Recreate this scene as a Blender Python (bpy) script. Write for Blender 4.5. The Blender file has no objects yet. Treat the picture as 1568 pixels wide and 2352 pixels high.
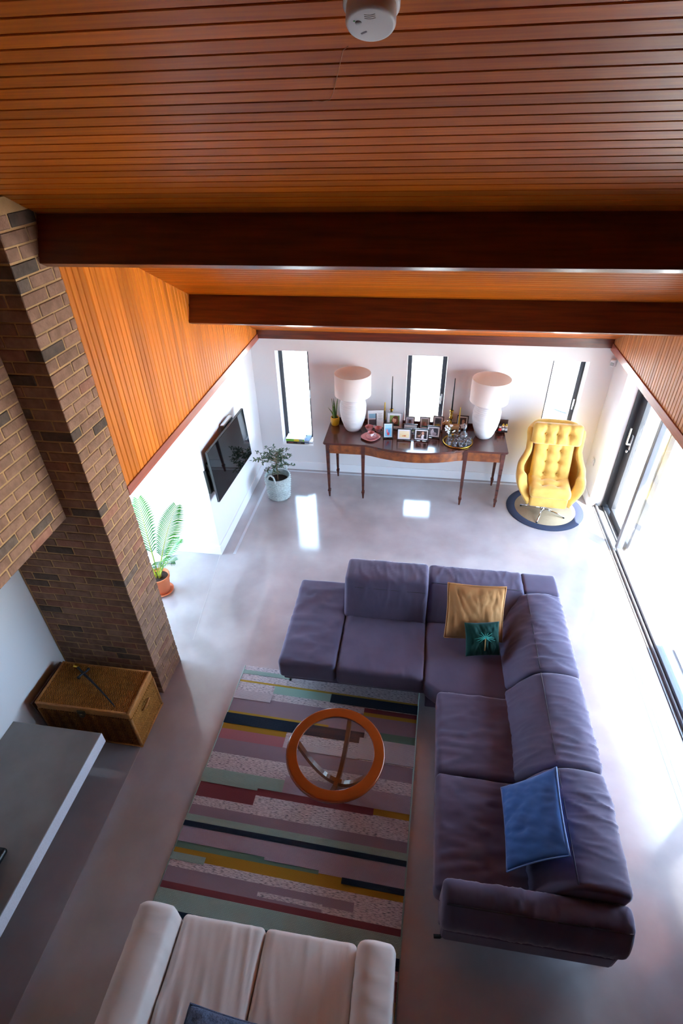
import bpy, bmesh, math, random
from mathutils import Vector, Matrix, noise as mnoise
R = math.radians
rnd = random.Random(7)
SC = bpy.context.scene
COL = SC.collection

# ------------------------------------------------------------------ camera
cd = bpy.data.cameras.new('camera'); cam = bpy.data.objects.new('camera', cd); COL.objects.link(cam)
cd.sensor_fit = 'VERTICAL'; cd.sensor_height = 36.0; cd.lens = 1229.87 / 2352 * 36.0; cd.clip_start = 0.05
CM = ((0.98863, 0.14867, -0.02201), (0.0710, -0.58785, -0.80585), (-0.13275, 0.79512, -0.59172))
def _ortho():
    r = Vector(CM[0]).normalized(); f = Vector(CM[2]); f = (f - r * f.dot(r)).normalized(); d = f.cross(r)
    return r, d, f
_r, _d, _f = _ortho()
cam.matrix_world = Matrix(((_r.x, -_d.x, -_f.x, 0), (_r.y, -_d.y, -_f.y, 0), (_r.z, -_d.z, -_f.z, 4.25), (0, 0, 0, 1)))
SC.camera = cam

# ------------------------------------------------------------------ sky, sun, exposure
w = bpy.data.worlds.new('sky'); SC.world = w; w.use_nodes = True
bgn = w.node_tree.nodes['Background']
bgn.inputs[0].default_value = (0.52, 0.73, 1.0, 1); bgn.inputs[1].default_value = 15.5
sl = bpy.data.lights.new('sun', 'SUN'); so = bpy.data.objects.new('sun', sl); COL.objects.link(so)
sl.energy = 56.0; sl.angle = R(0.6); sl.color = (1.0, 0.95, 0.87)
_el = R(61); _dir = Vector((-0.70 * math.cos(_el), 0.714 * math.cos(_el), -math.sin(_el)))
so.rotation_euler = _dir.to_track_quat('-Z', 'Y').to_euler(); so.location = (9, -6, 12)
def portal(name, loc, rot, sx, sy):
    l = bpy.data.lights.new(name, 'AREA'); l.shape = 'RECTANGLE'; l.size = sx; l.size_y = sy; l.cycles.is_portal = True
    o = bpy.data.objects.new(name, l); COL.objects.link(o); o.location = loc; o.rotation_euler = rot
portal('sky_portal_doors', (2.75, 3.98, 1.05), (0, R(90), 0), 2.2, 4.6)
for _x, _w in ((-1.735, 0.45), (0.04, 0.5), (1.79, 0.43)):
    portal('sky_portal_window', (_x, 6.97, 1.12), (R(-90), 0, 0), _w, 1.38)
portal('sky_portal_recess', (-3.88, 3.9, 1.0), (0, R(-90), 0), 2.0, 1.5)
SC.view_settings.view_transform = 'Standard'; SC.view_settings.look = 'None'
SC.view_settings.exposure = 0.62; SC.view_settings.gamma = 1.0; SC.view_settings.use_curve_mapping = False
SC.cycles.max_bounces = 14; SC.cycles.diffuse_bounces = 8; SC.cycles.glossy_bounces = 5; SC.cycles.transparent_max_bounces = 12
SC.cycles.sample_clamp_indirect = 8.0; SC.cycles.caustics_reflective = False; SC.cycles.caustics_refractive = False

# ------------------------------------------------------------------ materials
def lin(h):
    h = h.lstrip('#'); v = [int(h[i:i + 2], 16) / 255 for i in (0, 2, 4)]
    return tuple((c / 12.92 if c <= 0.04045 else ((c + 0.055) / 1.055) ** 2.4) for c in v) + (1.0,)
def mat(name, col, rough=0.5, metal=0.0, bump=0.0, bscale=40.0, var=0.0, vscale=3.0, sheen=0.0, spec=0.5, coat=0.0, orand=0.0, stretch=(1, 1, 1), col2=None, trans=0.0):
    m = bpy.data.materials.new(name); m.use_nodes = True
    nt = m.node_tree; P = nt.nodes['Principled BSDF']; L = nt.links.new
    c = lin(col) if isinstance(col, str) else col
    P.inputs['Base Color'].default_value = c
    P.inputs['Roughness'].default_value = rough; P.inputs['Metallic'].default_value = metal
    P.inputs['Specular IOR Level'].default_value = spec; P.inputs['Coat Weight'].default_value = coat
    P.inputs['Coat Roughness'].default_value = 0.1
    if sheen: P.inputs['Sheen Weight'].default_value = sheen; P.inputs['Sheen Roughness'].default_value = 0.35; P.inputs['Sheen Tint'].default_value = (0.8, 0.8, 0.95, 1)
    if trans: P.inputs['Transmission Weight'].default_value = trans
    tc = nt.nodes.new('ShaderNodeTexCoord'); mp = nt.nodes.new('ShaderNodeMapping'); mp.inputs['Scale'].default_value = stretch
    L(tc.outputs['Object'], mp.inputs['Vector'])
    last = None
    if var or col2:
        n = nt.nodes.new('ShaderNodeTexNoise'); n.inputs['Scale'].default_value = vscale; n.inputs['Detail'].default_value = 6
        L(mp.outputs[0], n.inputs['Vector'])
        mx = nt.nodes.new('ShaderNodeMix'); mx.data_type = 'RGBA'
        c2 = lin(col2) if col2 else tuple(x * (1 - var) for x in c[:3]) + (1,)
        rp = nt.nodes.new('ShaderNodeMapRange'); rp.inputs[1].default_value = 0.33; rp.inputs[2].default_value = 0.67
        L(n.outputs[0], rp.inputs[0]); L(rp.outputs[0], mx.inputs[0])
        mx.inputs[6].default_value = c; mx.inputs[7].default_value = c2
        last = mx.outputs[2]
        if orand:                                          # offset the noise per object
            oi = nt.nodes.new('ShaderNodeObjectInfo'); cb = nt.nodes.new('ShaderNodeCombineXYZ'); ml = nt.nodes.new('ShaderNodeMath'); ml.operation = 'MULTIPLY'; ml.inputs[1].default_value = 57.0
            L(oi.outputs['Random'], ml.inputs[0]); L(ml.outputs[0], cb.inputs[0]); L(ml.outputs[0], cb.inputs[1]); L(cb.outputs[0], mp.inputs['Location'])
    if orand:
        oi2 = nt.nodes.new('ShaderNodeObjectInfo'); hs = nt.nodes.new('ShaderNodeHueSaturation')
        mr = nt.nodes.new('ShaderNodeMapRange'); mr.inputs[3].default_value = 1 - orand; mr.inputs[4].default_value = 1 + orand * 0.6
        L(oi2.outputs['Random'], mr.inputs[0]); L(mr.outputs[0], hs.inputs['Value'])
        if last: L(last, hs.inputs['Color'])
        else: hs.inputs['Color'].default_value = c
        last = hs.outputs[0]
    if last: L(last, P.inputs['Base Color'])
    if bump:
        n2 = nt.nodes.new('ShaderNodeTexNoise'); n2.inputs['Scale'].default_value = bscale; n2.inputs['Detail'].default_value = 4
        L(mp.outputs[0], n2.inputs['Vector'])
        b = nt.nodes.new('ShaderNodeBump'); b.inputs['Strength'].default_value = bump; b.inputs['Distance'].default_value = 0.01
        L(n2.outputs[0], b.inputs['Height']); L(b.outputs[0], P.inputs['Normal'])
    return m
def weave(name, col, col2, sx, sy, rough=0.8, strength=0.8, dist=0.006, plane='xy', offset=0.5, orand=0.0, mortar=0.18):
    """woven strands: a brick pattern of short rounded strands gives relief and the dark gaps"""
    m = bpy.data.materials.new(name); m.use_nodes = True
    nt = m.node_tree; P = nt.nodes['Principled BSDF']; L = nt.links.new; P.inputs['Roughness'].default_value = rough
    P.inputs['Specular IOR Level'].default_value = 0.3
    tc = nt.nodes.new('ShaderNodeTexCoord'); sep = nt.nodes.new('ShaderNodeSeparateXYZ'); cb = nt.nodes.new('ShaderNodeCombineXYZ')
    L(tc.outputs['Object'], sep.inputs[0])
    L(sep.outputs['XYZ'.index(plane[0].upper())], cb.inputs[0]); L(sep.outputs['XYZ'.index(plane[1].upper())], cb.inputs[1])
    br = nt.nodes.new('ShaderNodeTexBrick'); br.offset = offset; br.inputs['Scale'].default_value = 1.0
    br.inputs['Brick Width'].default_value = sx; br.inputs['Row Height'].default_value = sy
    br.inputs['Mortar Size'].default_value = min(sx, sy) * mortar; br.inputs['Mortar Smooth'].default_value = 1.0; br.inputs['Bias'].default_value = 0.0
    a = lin(col); b2 = lin(col2)
    br.inputs['Color1'].default_value = a; br.inputs['Color2'].default_value = tuple(0.65 * x + 0.35 * y for x, y in zip(a, b2)); br.inputs['Mortar'].default_value = b2
    L(cb.outputs[0], br.inputs['Vector'])
    L(br.outputs['Color'], P.inputs['Base Color'])
    inv = nt.nodes.new('ShaderNodeMath'); inv.operation = 'SUBTRACT'; inv.inputs[0].default_value = 1.0; L(br.outputs['Fac'], inv.inputs[1])
    bp = nt.nodes.new('ShaderNodeBump'); bp.inputs['Strength'].default_value = strength; bp.inputs['Distance'].default_value = dist
    L(inv.outputs[0], bp.inputs['Height']); L(bp.outputs[0], P.inputs['Normal'])
    return m
def glass_mat(name, tint=(0.97, 0.985, 0.98, 1), top=0.35):
    m = bpy.data.materials.new(name); m.use_nodes = True; nt = m.node_tree; nt.nodes.clear(); L = nt.links.new
    o = nt.nodes.new('ShaderNodeOutputMaterial'); t = nt.nodes.new('ShaderNodeBsdfTransparent'); g = nt.nodes.new('ShaderNodeBsdfGlossy'); mx = nt.nodes.new('ShaderNodeMixShader'); fr = nt.nodes.new('ShaderNodeFresnel')
    t.inputs[0].default_value = tint; g.inputs['Roughness'].default_value = 0.01; fr.inputs[0].default_value = 1.45
    ml = nt.nodes.new('ShaderNodeMath'); ml.operation = 'MINIMUM'; ml.inputs[1].default_value = top
    L(fr.outputs[0], ml.inputs[0]); L(ml.outputs[0], mx.inputs[0]); L(t.outputs[0], mx.inputs[1]); L(g.outputs[0], mx.inputs[2]); L(mx.outputs[0], o.inputs[0])
    return m
def marl(name, light, dark):
    """rag-woven yarn: light with short dark flecks running along the row"""
    m = mat(name, light, 0.9, bump=0.6, bscale=140, stretch=(0.25, 1.5, 1), spec=0.2)
    nt = m.node_tree; L = nt.links.new; P = nt.nodes['Principled BSDF']
    tc = nt.nodes['Texture Coordinate']; mp = nt.nodes.new('ShaderNodeMapping'); mp.inputs['Scale'].default_value = (34, 260, 1)
    n = nt.nodes.new('ShaderNodeTexNoise'); n.inputs['Scale'].default_value = 1.0; n.inputs['Detail'].default_value = 3
    L(tc.outputs['Object'], mp.inputs[0]); L(mp.outputs[0], n.inputs[0])
    r = nt.nodes.new('ShaderNodeValToRGB'); r.color_ramp.elements[0].position = 0.34; r.color_ramp.elements[1].position = 0.52
    r.color_ramp.elements[0].color = lin(dark); r.color_ramp.elements[1].color = lin(light)
    L(n.outputs[0], r.inputs[0]); L(r.outputs[0], P.inputs['Base Color'])
    return m

M = {}
M['plaster'] = mat('white_plaster', '#e8e6e7', 0.85, bump=0.05, bscale=90)
M['reveal'] = mat('white_paint', '#f3f2f3', 0.6)
M['skirting'] = mat('white_gloss_paint', '#f1f1f3', 0.4)
M['concrete'] = mat('polished_concrete', '#b2acb0', 0.11, bump=0.012, bscale=7, col2='#9f989b', vscale=2.2, spec=0.95)
M['slab'] = mat('cast_concrete', '#8b8785', 0.55, bump=0.08, bscale=30, col2='#7a7573', vscale=3)
M['slab_edge'] = mat('pale_edge_concrete', '#d5d5de', 0.6, bump=0.3, bscale=160, var=0.12, vscale=90)
M['inlay'] = mat('pale_inlay_strip', '#c9cdd6', 0.5)
M['joint'] = mat('pale_joint_filler', '#b3adb0', 0.6)
M['board_c'] = mat('cedar_ceiling_board', '#cb6c10', 0.36, bump=0.05, bscale=60, col2='#b25608', vscale=5, orand=0.26, stretch=(0.5, 14, 14), spec=0.4)
M['board_w'] = mat('cedar_wall_board', '#d27a20', 0.5, bump=0.05, bscale=60, col2='#c26814', vscale=5, orand=0.26, stretch=(14, 14, 0.5), spec=0.2)
M['board_r'] = mat('cedar_wall_board_brown', '#d6965c', 0.42, bump=0.08, bscale=60, col2='#b47243', vscale=5, orand=0.20, stretch=(14, 14, 0.5), spec=0.25)
M['groove'] = mat('dark_board_backing', '#3a1a0c', 0.8)
M['beam'] = mat('stained_beam_timber', '#6b2c14', 0.36, bump=0.12, bscale=40, col2='#4a1b0c', vscale=4, stretch=(0.6, 9, 9), coat=0.2)
M['trim'] = mat('stained_trim_timber', '#a4573f', 0.4, bump=0.08, bscale=40, col2='#934935', vscale=4, stretch=(9, 0.6, 9), coat=0.15)
M['brick'] = mat('brown_brick', '#93715f', 0.9, bump=0.5, bscale=70, col2='#7d5f4e', vscale=18, orand=0.20, spec=0.2)
M['brick_red'] = mat('reddish_brick', '#986c5a', 0.9, bump=0.5, bscale=70, col2='#835b4b', vscale=18, orand=0.20, spec=0.2)
M['brick_dark'] = mat('burnt_brick', '#6a5a50', 0.9, bump=0.5, bscale=70, col2='#54473f', vscale=18, orand=0.3, spec=0.2)
M['mortar'] = mat('buff_mortar', '#bb966b', 0.95, bump=0.4, bscale=120, var=0.2, vscale=8, spec=0.15)
M['alu'] = mat('grey_aluminium', '#3e4046', 0.4, metal=0.3)
M['alu_l'] = mat('silver_aluminium', '#8d8f96', 0.35, metal=0.6)
M['alu_mid'] = mat('mid_grey_aluminium', '#565963', 0.45, metal=0.2)
M['steel'] = mat('brushed_steel', '#d9d9da', 0.25, metal=1.0)
M['chrome'] = mat('chrome', '#e4e4e6', 0.08, metal=1.0)
M['black_metal'] = mat('black_metal', '#0d0d10', 0.4, metal=0.4)
M['black'] = mat('black_plastic', '#0c0c0e', 0.35)
M['glass'] = glass_mat('window_glass')
M['table_glass'] = glass_mat('table_glass', (0.95, 0.98, 0.965, 1), 0.12)
M['paving'] = mat('pale_paving', '#cfcac2', 0.8, var=0.1, vscale=1.2, bump=0.1)
M['velvet'] = mat('grey_velvet', '#605a73', 0.8, bump=0.06, bscale=9, var=0.16, vscale=5, sheen=0.6, spec=0.2)
M['stitch'] = mat('dark_seam', '#3f3b47', 0.9)
M['cream'] = mat('off_white_upholstery', '#ded5d1', 0.75, bump=0.1, bscale=10, var=0.06, vscale=4, spec=0.25)
M['tan'] = mat('tan_velvet', '#b98a5a', 0.8, bump=0.15, bscale=14, var=0.12, vscale=6, sheen=0.3, spec=0.2)
M['green'] = mat('bottle_green_velvet', '#0e3c36', 0.8, bump=0.15, bscale=16, var=0.2, vscale=6, sheen=0.3, spec=0.2)
M['teal_thread'] = mat('teal_thread', '#2f9c93', 0.7); M['gold_thread'] = mat('tan_thread', '#b98d55', 0.7)
M['blue'] = mat('blue_velvet', '#426aab', 0.8, bump=0.15, bscale=14, var=0.15, vscale=6, sheen=0.4, spec=0.2)
M['blue_pipe'] = mat('pale_blue_piping', '#6f90cc', 0.7)
M['denim'] = mat('blue_grey_tweed', '#66728c', 0.95, bump=0.5, bscale=220, var=0.45, vscale=150, spec=0.1)
M['teak'] = mat('polished_teak', '#8a3d17', 0.22, bump=0.04, bscale=30, col2='#74300f', vscale=3, coat=0.5)
M['teak_dark'] = mat('dark_teak', '#5e2a14', 0.3, coat=0.3)
M['mahogany'] = mat('mahogany', '#5a2a1c', 0.2, bump=0.04, bscale=30, col2='#41190f', vscale=4, stretch=(0.6, 6, 6), coat=0.6)
M['inlaid'] = mat('figured_mahogany', '#93501f', 0.28, col2='#5e2a14', vscale=14, coat=0.4)
M['inlaid_pale'] = mat('pale_figured_mahogany', '#a8642a', 0.28, col2='#8a4a1e', vscale=20, coat=0.4); M['satinwood'] = mat('satinwood_inlay', '#b8762c', 0.3, coat=0.4)
M['mustard'] = mat('mustard_velvet', '#e0b964', 0.85, bump=0.14, bscale=12, col2='#cfa250', vscale=7, sheen=0.55, spec=0.2)
M['button'] = mat('mustard_button', '#b98626', 0.7)
M['ceramic'] = mat('white_ribbed_ceramic', '#e9e6e6', 0.55)
M['shade_o'] = mat('cream_lampshade_linen', '#fbf6f2', 0.9); M['shade_i'] = mat('blush_lampshade_lining', '#f6e6dc', 0.8)
M['yellow_pot'] = mat('yellow_glazed_pot', '#dba21d', 0.35); M['soil'] = mat('dark_soil', '#2e2119', 1.0, bump=0.8, bscale=120)
M['leaf_snake'] = mat('snake_plant_leaf', '#4c6f35', 0.5, col2='#8ba24a', vscale=14, stretch=(1, 1, 3))
M['leaf_olive'] = mat('grey_green_leaf', '#4d6b4a', 0.55, var=0.35, vscale=30); M['bark'] = mat('pale_bark', '#8a715c', 0.9, bump=0.4)
M['leaf_palm'] = mat('palm_green', '#1d7a3e', 0.45, col2='#58a332', vscale=3); M['stem_palm'] = mat('palm_stem', '#9fb03f', 0.5)
M['terracotta'] = mat('terracotta', '#d5794f', 0.8, bump=0.1, var=0.1)
M['basket'] = weave('pale_blue_grey_wicker', '#c9d5d4', '#76898b', 0.024, 0.016, plane='xz')
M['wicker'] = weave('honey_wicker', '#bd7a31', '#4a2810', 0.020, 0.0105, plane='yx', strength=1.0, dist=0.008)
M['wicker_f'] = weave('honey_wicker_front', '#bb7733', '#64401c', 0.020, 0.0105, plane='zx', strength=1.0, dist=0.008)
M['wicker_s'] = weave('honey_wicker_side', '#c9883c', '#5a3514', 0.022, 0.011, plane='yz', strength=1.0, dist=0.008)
M['cane'] = mat('cane_binding', '#ad6e2c', 0.6, bump=0.5, bscale=90, var=0.3, vscale=30)
M['brass'] = mat('brass', '#c79a3a', 0.22, metal=1.0); M['old_brass'] = mat('dark_brass', '#5a4a30', 0.4, metal=0.8)
M['iron'] = mat('dark_iron', '#3a3a40', 0.4, metal=0.7, var=0.4, vscale=40)
M['board_brown'] = mat('brown_board', '#5d4033', 0.6, var=0.15)
M['screen'] = mat('tv_screen', '#050507', 0.03, spec=0.55)
M['pvc'] = mat('white_plastic', '#e6e5e6', 0.35); M['led'] = mat('green_led', '#4fc46a', 0.4)
M['thread'] = mat('cobweb_silk', '#b98a63', 0.7)
M['jute'] = weave('natural_jute', '#c4ae90', '#ab9474', 0.014, 0.009, plane='xy', strength=0.6); M['navy_edge'] = mat('navy_binding', '#28304a', 0.9, bump=0.4, bscale=150)
M['wax_black'] = mat('black_wax', '#141318', 0.4); M['wax_gold'] = mat('gold_wax', '#c9a12c', 0.4, metal=0.3)
M['pink'] = mat('pink_lustre_china', '#d9a3a8', 0.15, coat=0.5); M['pink_d'] = mat('pink_china_inside', '#cf8d92', 0.2, coat=0.4); M['china'] = mat('white_china', '#efe6e6', 0.15, coat=0.5)
M['frame_black'] = mat('black_frame', '#15151a', 0.35); M['frame_grey'] = mat('silver_grey_frame', '#9fa0a5', 0.4); M['frame_brown'] = mat('dark_brown_frame', '#3a2018', 0.4); M['mount'] = mat('white_mount_card', '#efedef', 0.8)
M['crystal'] = mat('cut_crystal', '#f4f6fb', 0.05, trans=0.9, spec=0.8); M['mirror'] = mat('mirror_tray', '#c9ced6', 0.06, metal=1.0)
M['carved'] = mat('carved_wood', '#a8713f', 0.6, var=0.3, vscale=20); M['white_petal'] = mat('white_petals', '#eef0ee', 0.7); M['stem'] = mat('green_stem', '#5b7350', 0.7)
M['paper'] = mat('paper', '#ece9e4', 0.9)
for _k, _c in (('shade_o', (0.95, 0.92, 0.90, 1)), ('shade_i', (0.95, 0.82, 0.75, 1))):
    _nt = M[_k].node_tree; _t = _nt.nodes.new('ShaderNodeBsdfTranslucent'); _t.inputs[0].default_value = _c; _m = _nt.nodes.new('ShaderNodeMixShader'); _m.inputs[0].default_value = 0.30 if _k == 'shade_o' else 0.55
    _nt.links.new(_nt.nodes['Principled BSDF'].outputs[0], _m.inputs[1]); _nt.links.new(_t.outputs[0], _m.inputs[2]); _nt.links.new(_m.outputs[0], _nt.nodes['Material Output'].inputs[0])
PALC = {}
def flat(h):
    if h not in PALC: PALC[h] = mat('print_' + h.strip('#'), h, 0.7)
    return PALC[h]

# ------------------------------------------------------------------ mesh helpers
def fold(x, y, sd):
    """sharp gathered creases running along y"""
    a = mnoise.noise(Vector((x + 0.35 * mnoise.noise(Vector((x * 0.4, y * 0.7, sd))), y, sd))); b = mnoise.noise(Vector((x * 1.9 + 3.1, y * 1.4, sd + 4)))
    k = max(0.0, 1 - abs(a) * 3.2) ** 2 + 0.5 * max(0.0, 1 - abs(b) * 3.6) ** 2
    return k * (0.45 + 0.9 * max(0.0, mnoise.noise(Vector((x * 0.23, y * 0.4, sd + 9))) + 0.25))
class MB:
    def __init__(s): s.bm = bmesh.new()
    def box(s, c, d, bev=0.0, rot=None, mi=0, seg=2):
        r = bmesh.ops.create_cube(s.bm, size=1.0)['verts']
        bmesh.ops.scale(s.bm, vec=d, verts=r)
        if bev:
            es = list({e for v in r for e in v.link_edges})
            g = bmesh.ops.bevel(s.bm, geom=es, offset=bev, segments=seg, affect='EDGES', profile=0.5)
            r = list({v for f in g['faces'] for v in f.verts} | {v for v in r if v.is_valid})
        if rot: bmesh.ops.rotate(s.bm, cent=(0, 0, 0), matrix=rot, verts=r)
        bmesh.ops.translate(s.bm, vec=c, verts=r)
        if mi:
            for f in {f for v in r for f in v.link_faces}: f.material_index = mi
        return s
    def bx(s, x0, x1, y0, y1, z0, z1, bev=0.0, mi=0):
        return s.box(((x0 + x1) / 2, (y0 + y1) / 2, (z0 + z1) / 2), (x1 - x0, y1 - y0, z1 - z0), bev, mi=mi)
    def lathe(s, prof, c=(0, 0, 0), seg=32, mat4=None, mi=0, close=False):
        rings = []
        for r, z in prof:
            if r < 1e-6: rings.append([s.bm.verts.new(Vector((0, 0, z)))])
            else: rings.append([s.bm.verts.new(Vector((r * math.cos(2 * math.pi * i / seg), r * math.sin(2 * math.pi * i / seg), z))) for i in range(seg)])
        for a, b in zip(rings, rings[1:]):
            for i in range(seg):
                j = (i + 1) % seg
                if len(a) == 1 and len(b) == 1: continue
                if len(a) == 1: f = s.bm.faces.new((a[0], b[j], b[i]))
                elif len(b) == 1: f = s.bm.faces.new((a[i], a[j], b[0]))
                else: f = s.bm.faces.new((a[i], a[j], b[j], b[i]))
                f.smooth = True; f.material_index = mi
        vs = [v for r in rings for v in r]
        if mat4: bmesh.ops.transform(s.bm, matrix=mat4, verts=vs)
        bmesh.ops.translate(s.bm, vec=c, verts=vs)
        return s
    def tube(s, pts, rad, seg=8, mi=0, flat=1.0):
        pts = [Vector(p) for p in pts]; n = len(pts); rings = []
        up = Vector((0, 0, 1))
        for i, p in enumerate(pts):
            t = (pts[min(i + 1, n - 1)] - pts[max(i - 1, 0)]).normalized()
            a = t.cross(up)
            if a.length < 1e-3: a = t.cross(Vector((1, 0, 0)))
            a.normalize(); b = a.cross(t)
            r = rad(i / (n - 1)) if callable(rad) else rad
            rings.append([s.bm.verts.new(p + a * r * math.cos(2 * math.pi * k / seg) + b * r * flat * math.sin(2 * math.pi * k / seg)) for k in range(seg)])
        for A, B in zip(rings, rings[1:]):
            for k in range(seg):
                j = (k + 1) % seg; f = s.bm.faces.new((A[k], A[j], B[j], B[k])); f.smooth = True; f.material_index = mi
        for A in (rings[0], rings[-1]):
            try: f = s.bm.faces.new(A); f.material_index = mi
            except ValueError: pass
        return s
    def prism(s, poly, z0, z1, mi=0, mat4=None):
        lo = [s.bm.verts.new((x, y, z0)) for x, y in poly]; hi = [s.bm.verts.new((x, y, z1)) for x, y in poly]; n = len(poly)
        fs = [s.bm.faces.new(lo[::-1]), s.bm.faces.new(hi)] + [s.bm.faces.new((lo[i], lo[(i + 1) % n], hi[(i + 1) % n], hi[i])) for i in range(n)]
        for f in fs: f.material_index = mi
        if mat4: bmesh.ops.transform(s.bm, matrix=mat4, verts=lo + hi)
        return s
    def quad(s, a, b, c, d, mi=0, smooth=False):
        f = s.bm.faces.new([s.bm.verts.new(p) for p in (a, b, c, d)]); f.material_index = mi; f.smooth = smooth
        return s
    def grid(s, P, mi=0, closed_u=False):
        """P[i][j] -> smooth surface"""
        V = [[s.bm.verts.new(p) for p in row] for row in P]; n = len(V); m = len(V[0])
        for i in range(n if closed_u else n - 1):
            for j in range(m - 1):
                f = s.bm.faces.new((V[i][j], V[(i + 1) % n][j], V[(i + 1) % n][j + 1], V[i][j + 1])); f.smooth = True; f.material_index = mi
        return V
    def soft(s, c, h, r, n=(6, 6, 6), fn=None, rot=None, mi=0):
        """rounded box on a dense grid, shaped by fn(p) in its own coordinates"""
        T = (0.0, 0.35, 0.7, 1.0)
        def axis(H, k):
            e = [-(H - r) - r * t for t in reversed(T)]
            inn = [-(H - r) + 2 * (H - r) * i / k for i in range(1, k)]
            return e + inn + [-x for x in reversed(e)]
        ax = [axis(h[i], n[i]) for i in range(3)]; cache = {}
        def V(p):
            k = tuple(round(x, 5) for x in p)
            if k not in cache:
                q = Vector(p); inner = Vector([max(-(h[i] - r), min(h[i] - r, q[i])) for i in range(3)]); d = q - inner
                if d.length > 1e-9: q = inner + d.normalized() * r
                if fn: q = Vector(fn(q))
                if rot: q = rot @ q
                cache[k] = s.bm.verts.new(q + Vector(c))
            return cache[k]
        for a in range(3):
            b, d = (a + 1) % 3, (a + 2) % 3
            for sg in (-1, 1):
                for i in range(len(ax[b]) - 1):
                    for j in range(len(ax[d]) - 1):
                        q = []
                        for (u, v) in ((i, j), (i + 1, j), (i + 1, j + 1), (i, j + 1)):
                            p = [0, 0, 0]; p[a] = sg * h[a]; p[b] = ax[b][u]; p[d] = ax[d][v]; q.append(V(p))
                        if len(set(q)) == 4:
                            f = s.bm.faces.new(q if sg > 0 else q[::-1]); f.smooth = True; f.material_index = mi
        return s
    def soft_extrude(s, prof, a0, a1, r, n=24, axis='y', wr=0.0, seed=0.0, wscale=(9, 3), puff=0.0, mi=0):
        """closed profile of (u,z) points swept along one axis, its two ends rounded over, with gathered wrinkles"""
        pts = [Vector((p[0], p[1])) for p in prof]; m = len(pts); sm = []
        for i in range(m):                                  # Catmull-Rom
            p0, p1, p2, p3 = pts[i - 1], pts[i], pts[(i + 1) % m], pts[(i + 2) % m]
            for t in (0, 0.25, 0.5, 0.75):
                sm.append(0.5 * (2 * p1 + (p2 - p0) * t + (2 * p0 - 5 * p1 + 4 * p2 - p3) * t * t + (-p0 + 3 * p1 - 3 * p2 + p3) * t ** 3))
        m = len(sm); area = sum(sm[i].x * sm[(i + 1) % m].y - sm[(i + 1) % m].x * sm[i].y for i in range(m)); sg = 1 if area > 0 else -1
        nr = []
        for i in range(m):
            t = sm[(i + 1) % m] - sm[i - 1]; nr.append(Vector((t.y, -t.x)).normalized() * sg)
        L = a1 - a0; st = [0, 0.08 * r, 0.3 * r, 0.65 * r, r] + [r + (L - 2 * r) * k / n for k in range(1, n)] + [L - r, L - 0.65 * r, L - 0.3 * r, L - 0.08 * r, L]
        P = []
        for d in st:
            e = min(d, L - d); ins = r - math.sqrt(max(0, r * r - (r - e) ** 2)) if e < r else 0.0
            row = []
            for i in range(m):
                u = i / m * 8
                o = -ins + puff * math.sin(math.pi * d / L) + (wr * (fold(d * wscale[0] + 0.25 * u + seed, u * wscale[1] * 0.4, seed) + 0.35 * mnoise.noise(Vector((d * 3, u * 0.7, seed)))) if wr else 0)
                q = sm[i] + nr[i] * o; a = a0 + d
                row.append((q.x, a, q.y) if axis == 'y' else (a, q.x, q.y))
            P.append(row + [row[0]])
        V = s.grid(P, mi)
        for row in (V[0][:-1], V[-1][:-1]):
            c = sum((v.co for v in row), Vector()) / len(row); cv = s.bm.verts.new(c)
            for i in range(len(row)):
                f = s.bm.faces.new((row[i], row[(i + 1) % len(row)], cv)); f.smooth = True; f.material_index = mi
        bmesh.ops.remove_doubles(s.bm, verts=s.bm.verts[:], dist=1e-5)
        return s
    def pillow(s, W, H, T, n=36, mat4=None, ear=0.05, seed=0.0, wr=0.006, mi=0):
        P = {}
        for sg in (1, -1):
            rows = []
            for i in range(n + 1):
                row = []
                for j in range(n + 1):
                    u = -1 + 2 * i / n; v = -1 + 2 * j / n
                    x = u * W / 2 * (1 - ear * (1 - abs(v) ** 2.0)); y = v * H / 2 * (1 - ear * (1 - abs(u) ** 2.0))
                    k = (max(0, 1 - abs(u) ** 2.6) ** 0.55) * (max(0, 1 - abs(v) ** 2.6) ** 0.55)
                    z = sg * T / 2 * k
                    edge = max(abs(u), abs(v)); g = math.sin(min(1, (1 - edge) * 3) * math.pi / 2)
                    z += sg * wr * g * (mnoise.noise(Vector((u * 3 + seed, v * 3, sg + seed))) - 1.6 * fold(u * 3.2 + v * 0.8 + seed, v * 1.1, seed + sg))
                    row.append(Vector((x, y, z)))
                rows.append(row)
            V = s.grid(rows if sg > 0 else rows[::-1], mi)
            P[sg] = [v for r in V for v in r]
        vs = P[1] + P[-1]
        if mat4: bmesh.ops.transform(s.bm, matrix=mat4, verts=vs)
        bmesh.ops.remove_doubles(s.bm, verts=vs, dist=1e-4)
        return s
    def xf(s, m4): bmesh.ops.transform(s.bm, matrix=m4, verts=s.bm.verts[:]); return s
    def flat(s):
        for f in s.bm.faces: f.smooth = False
        return s
    def build(s, name, m, parent=None, at=None, smooth=False, world=True, data=False):
        off = Vector((0, 0, 0))
        if at is not None: off = Vector(at)
        elif parent is not None and world:
            p = parent
            while p: off = off + p.location; p = p.parent
        if off.length: bmesh.ops.translate(s.bm, vec=-off, verts=s.bm.verts[:])
        bmesh.ops.recalc_face_normals(s.bm, faces=s.bm.faces[:])
        me = bpy.data.meshes.new(name); s.bm.to_mesh(me); s.bm.free()
        for x in (m if isinstance(m, (list, tuple)) else [m]): me.materials.append(M[x] if isinstance(x, str) else x)
        if smooth:
            for p in me.polygons: p.use_smooth = True
        if data: return me
        o = bpy.data.objects.new(name, me); COL.objects.link(o)
        if parent: o.parent = parent
        if at is not None: o.location = at
        return o
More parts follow.
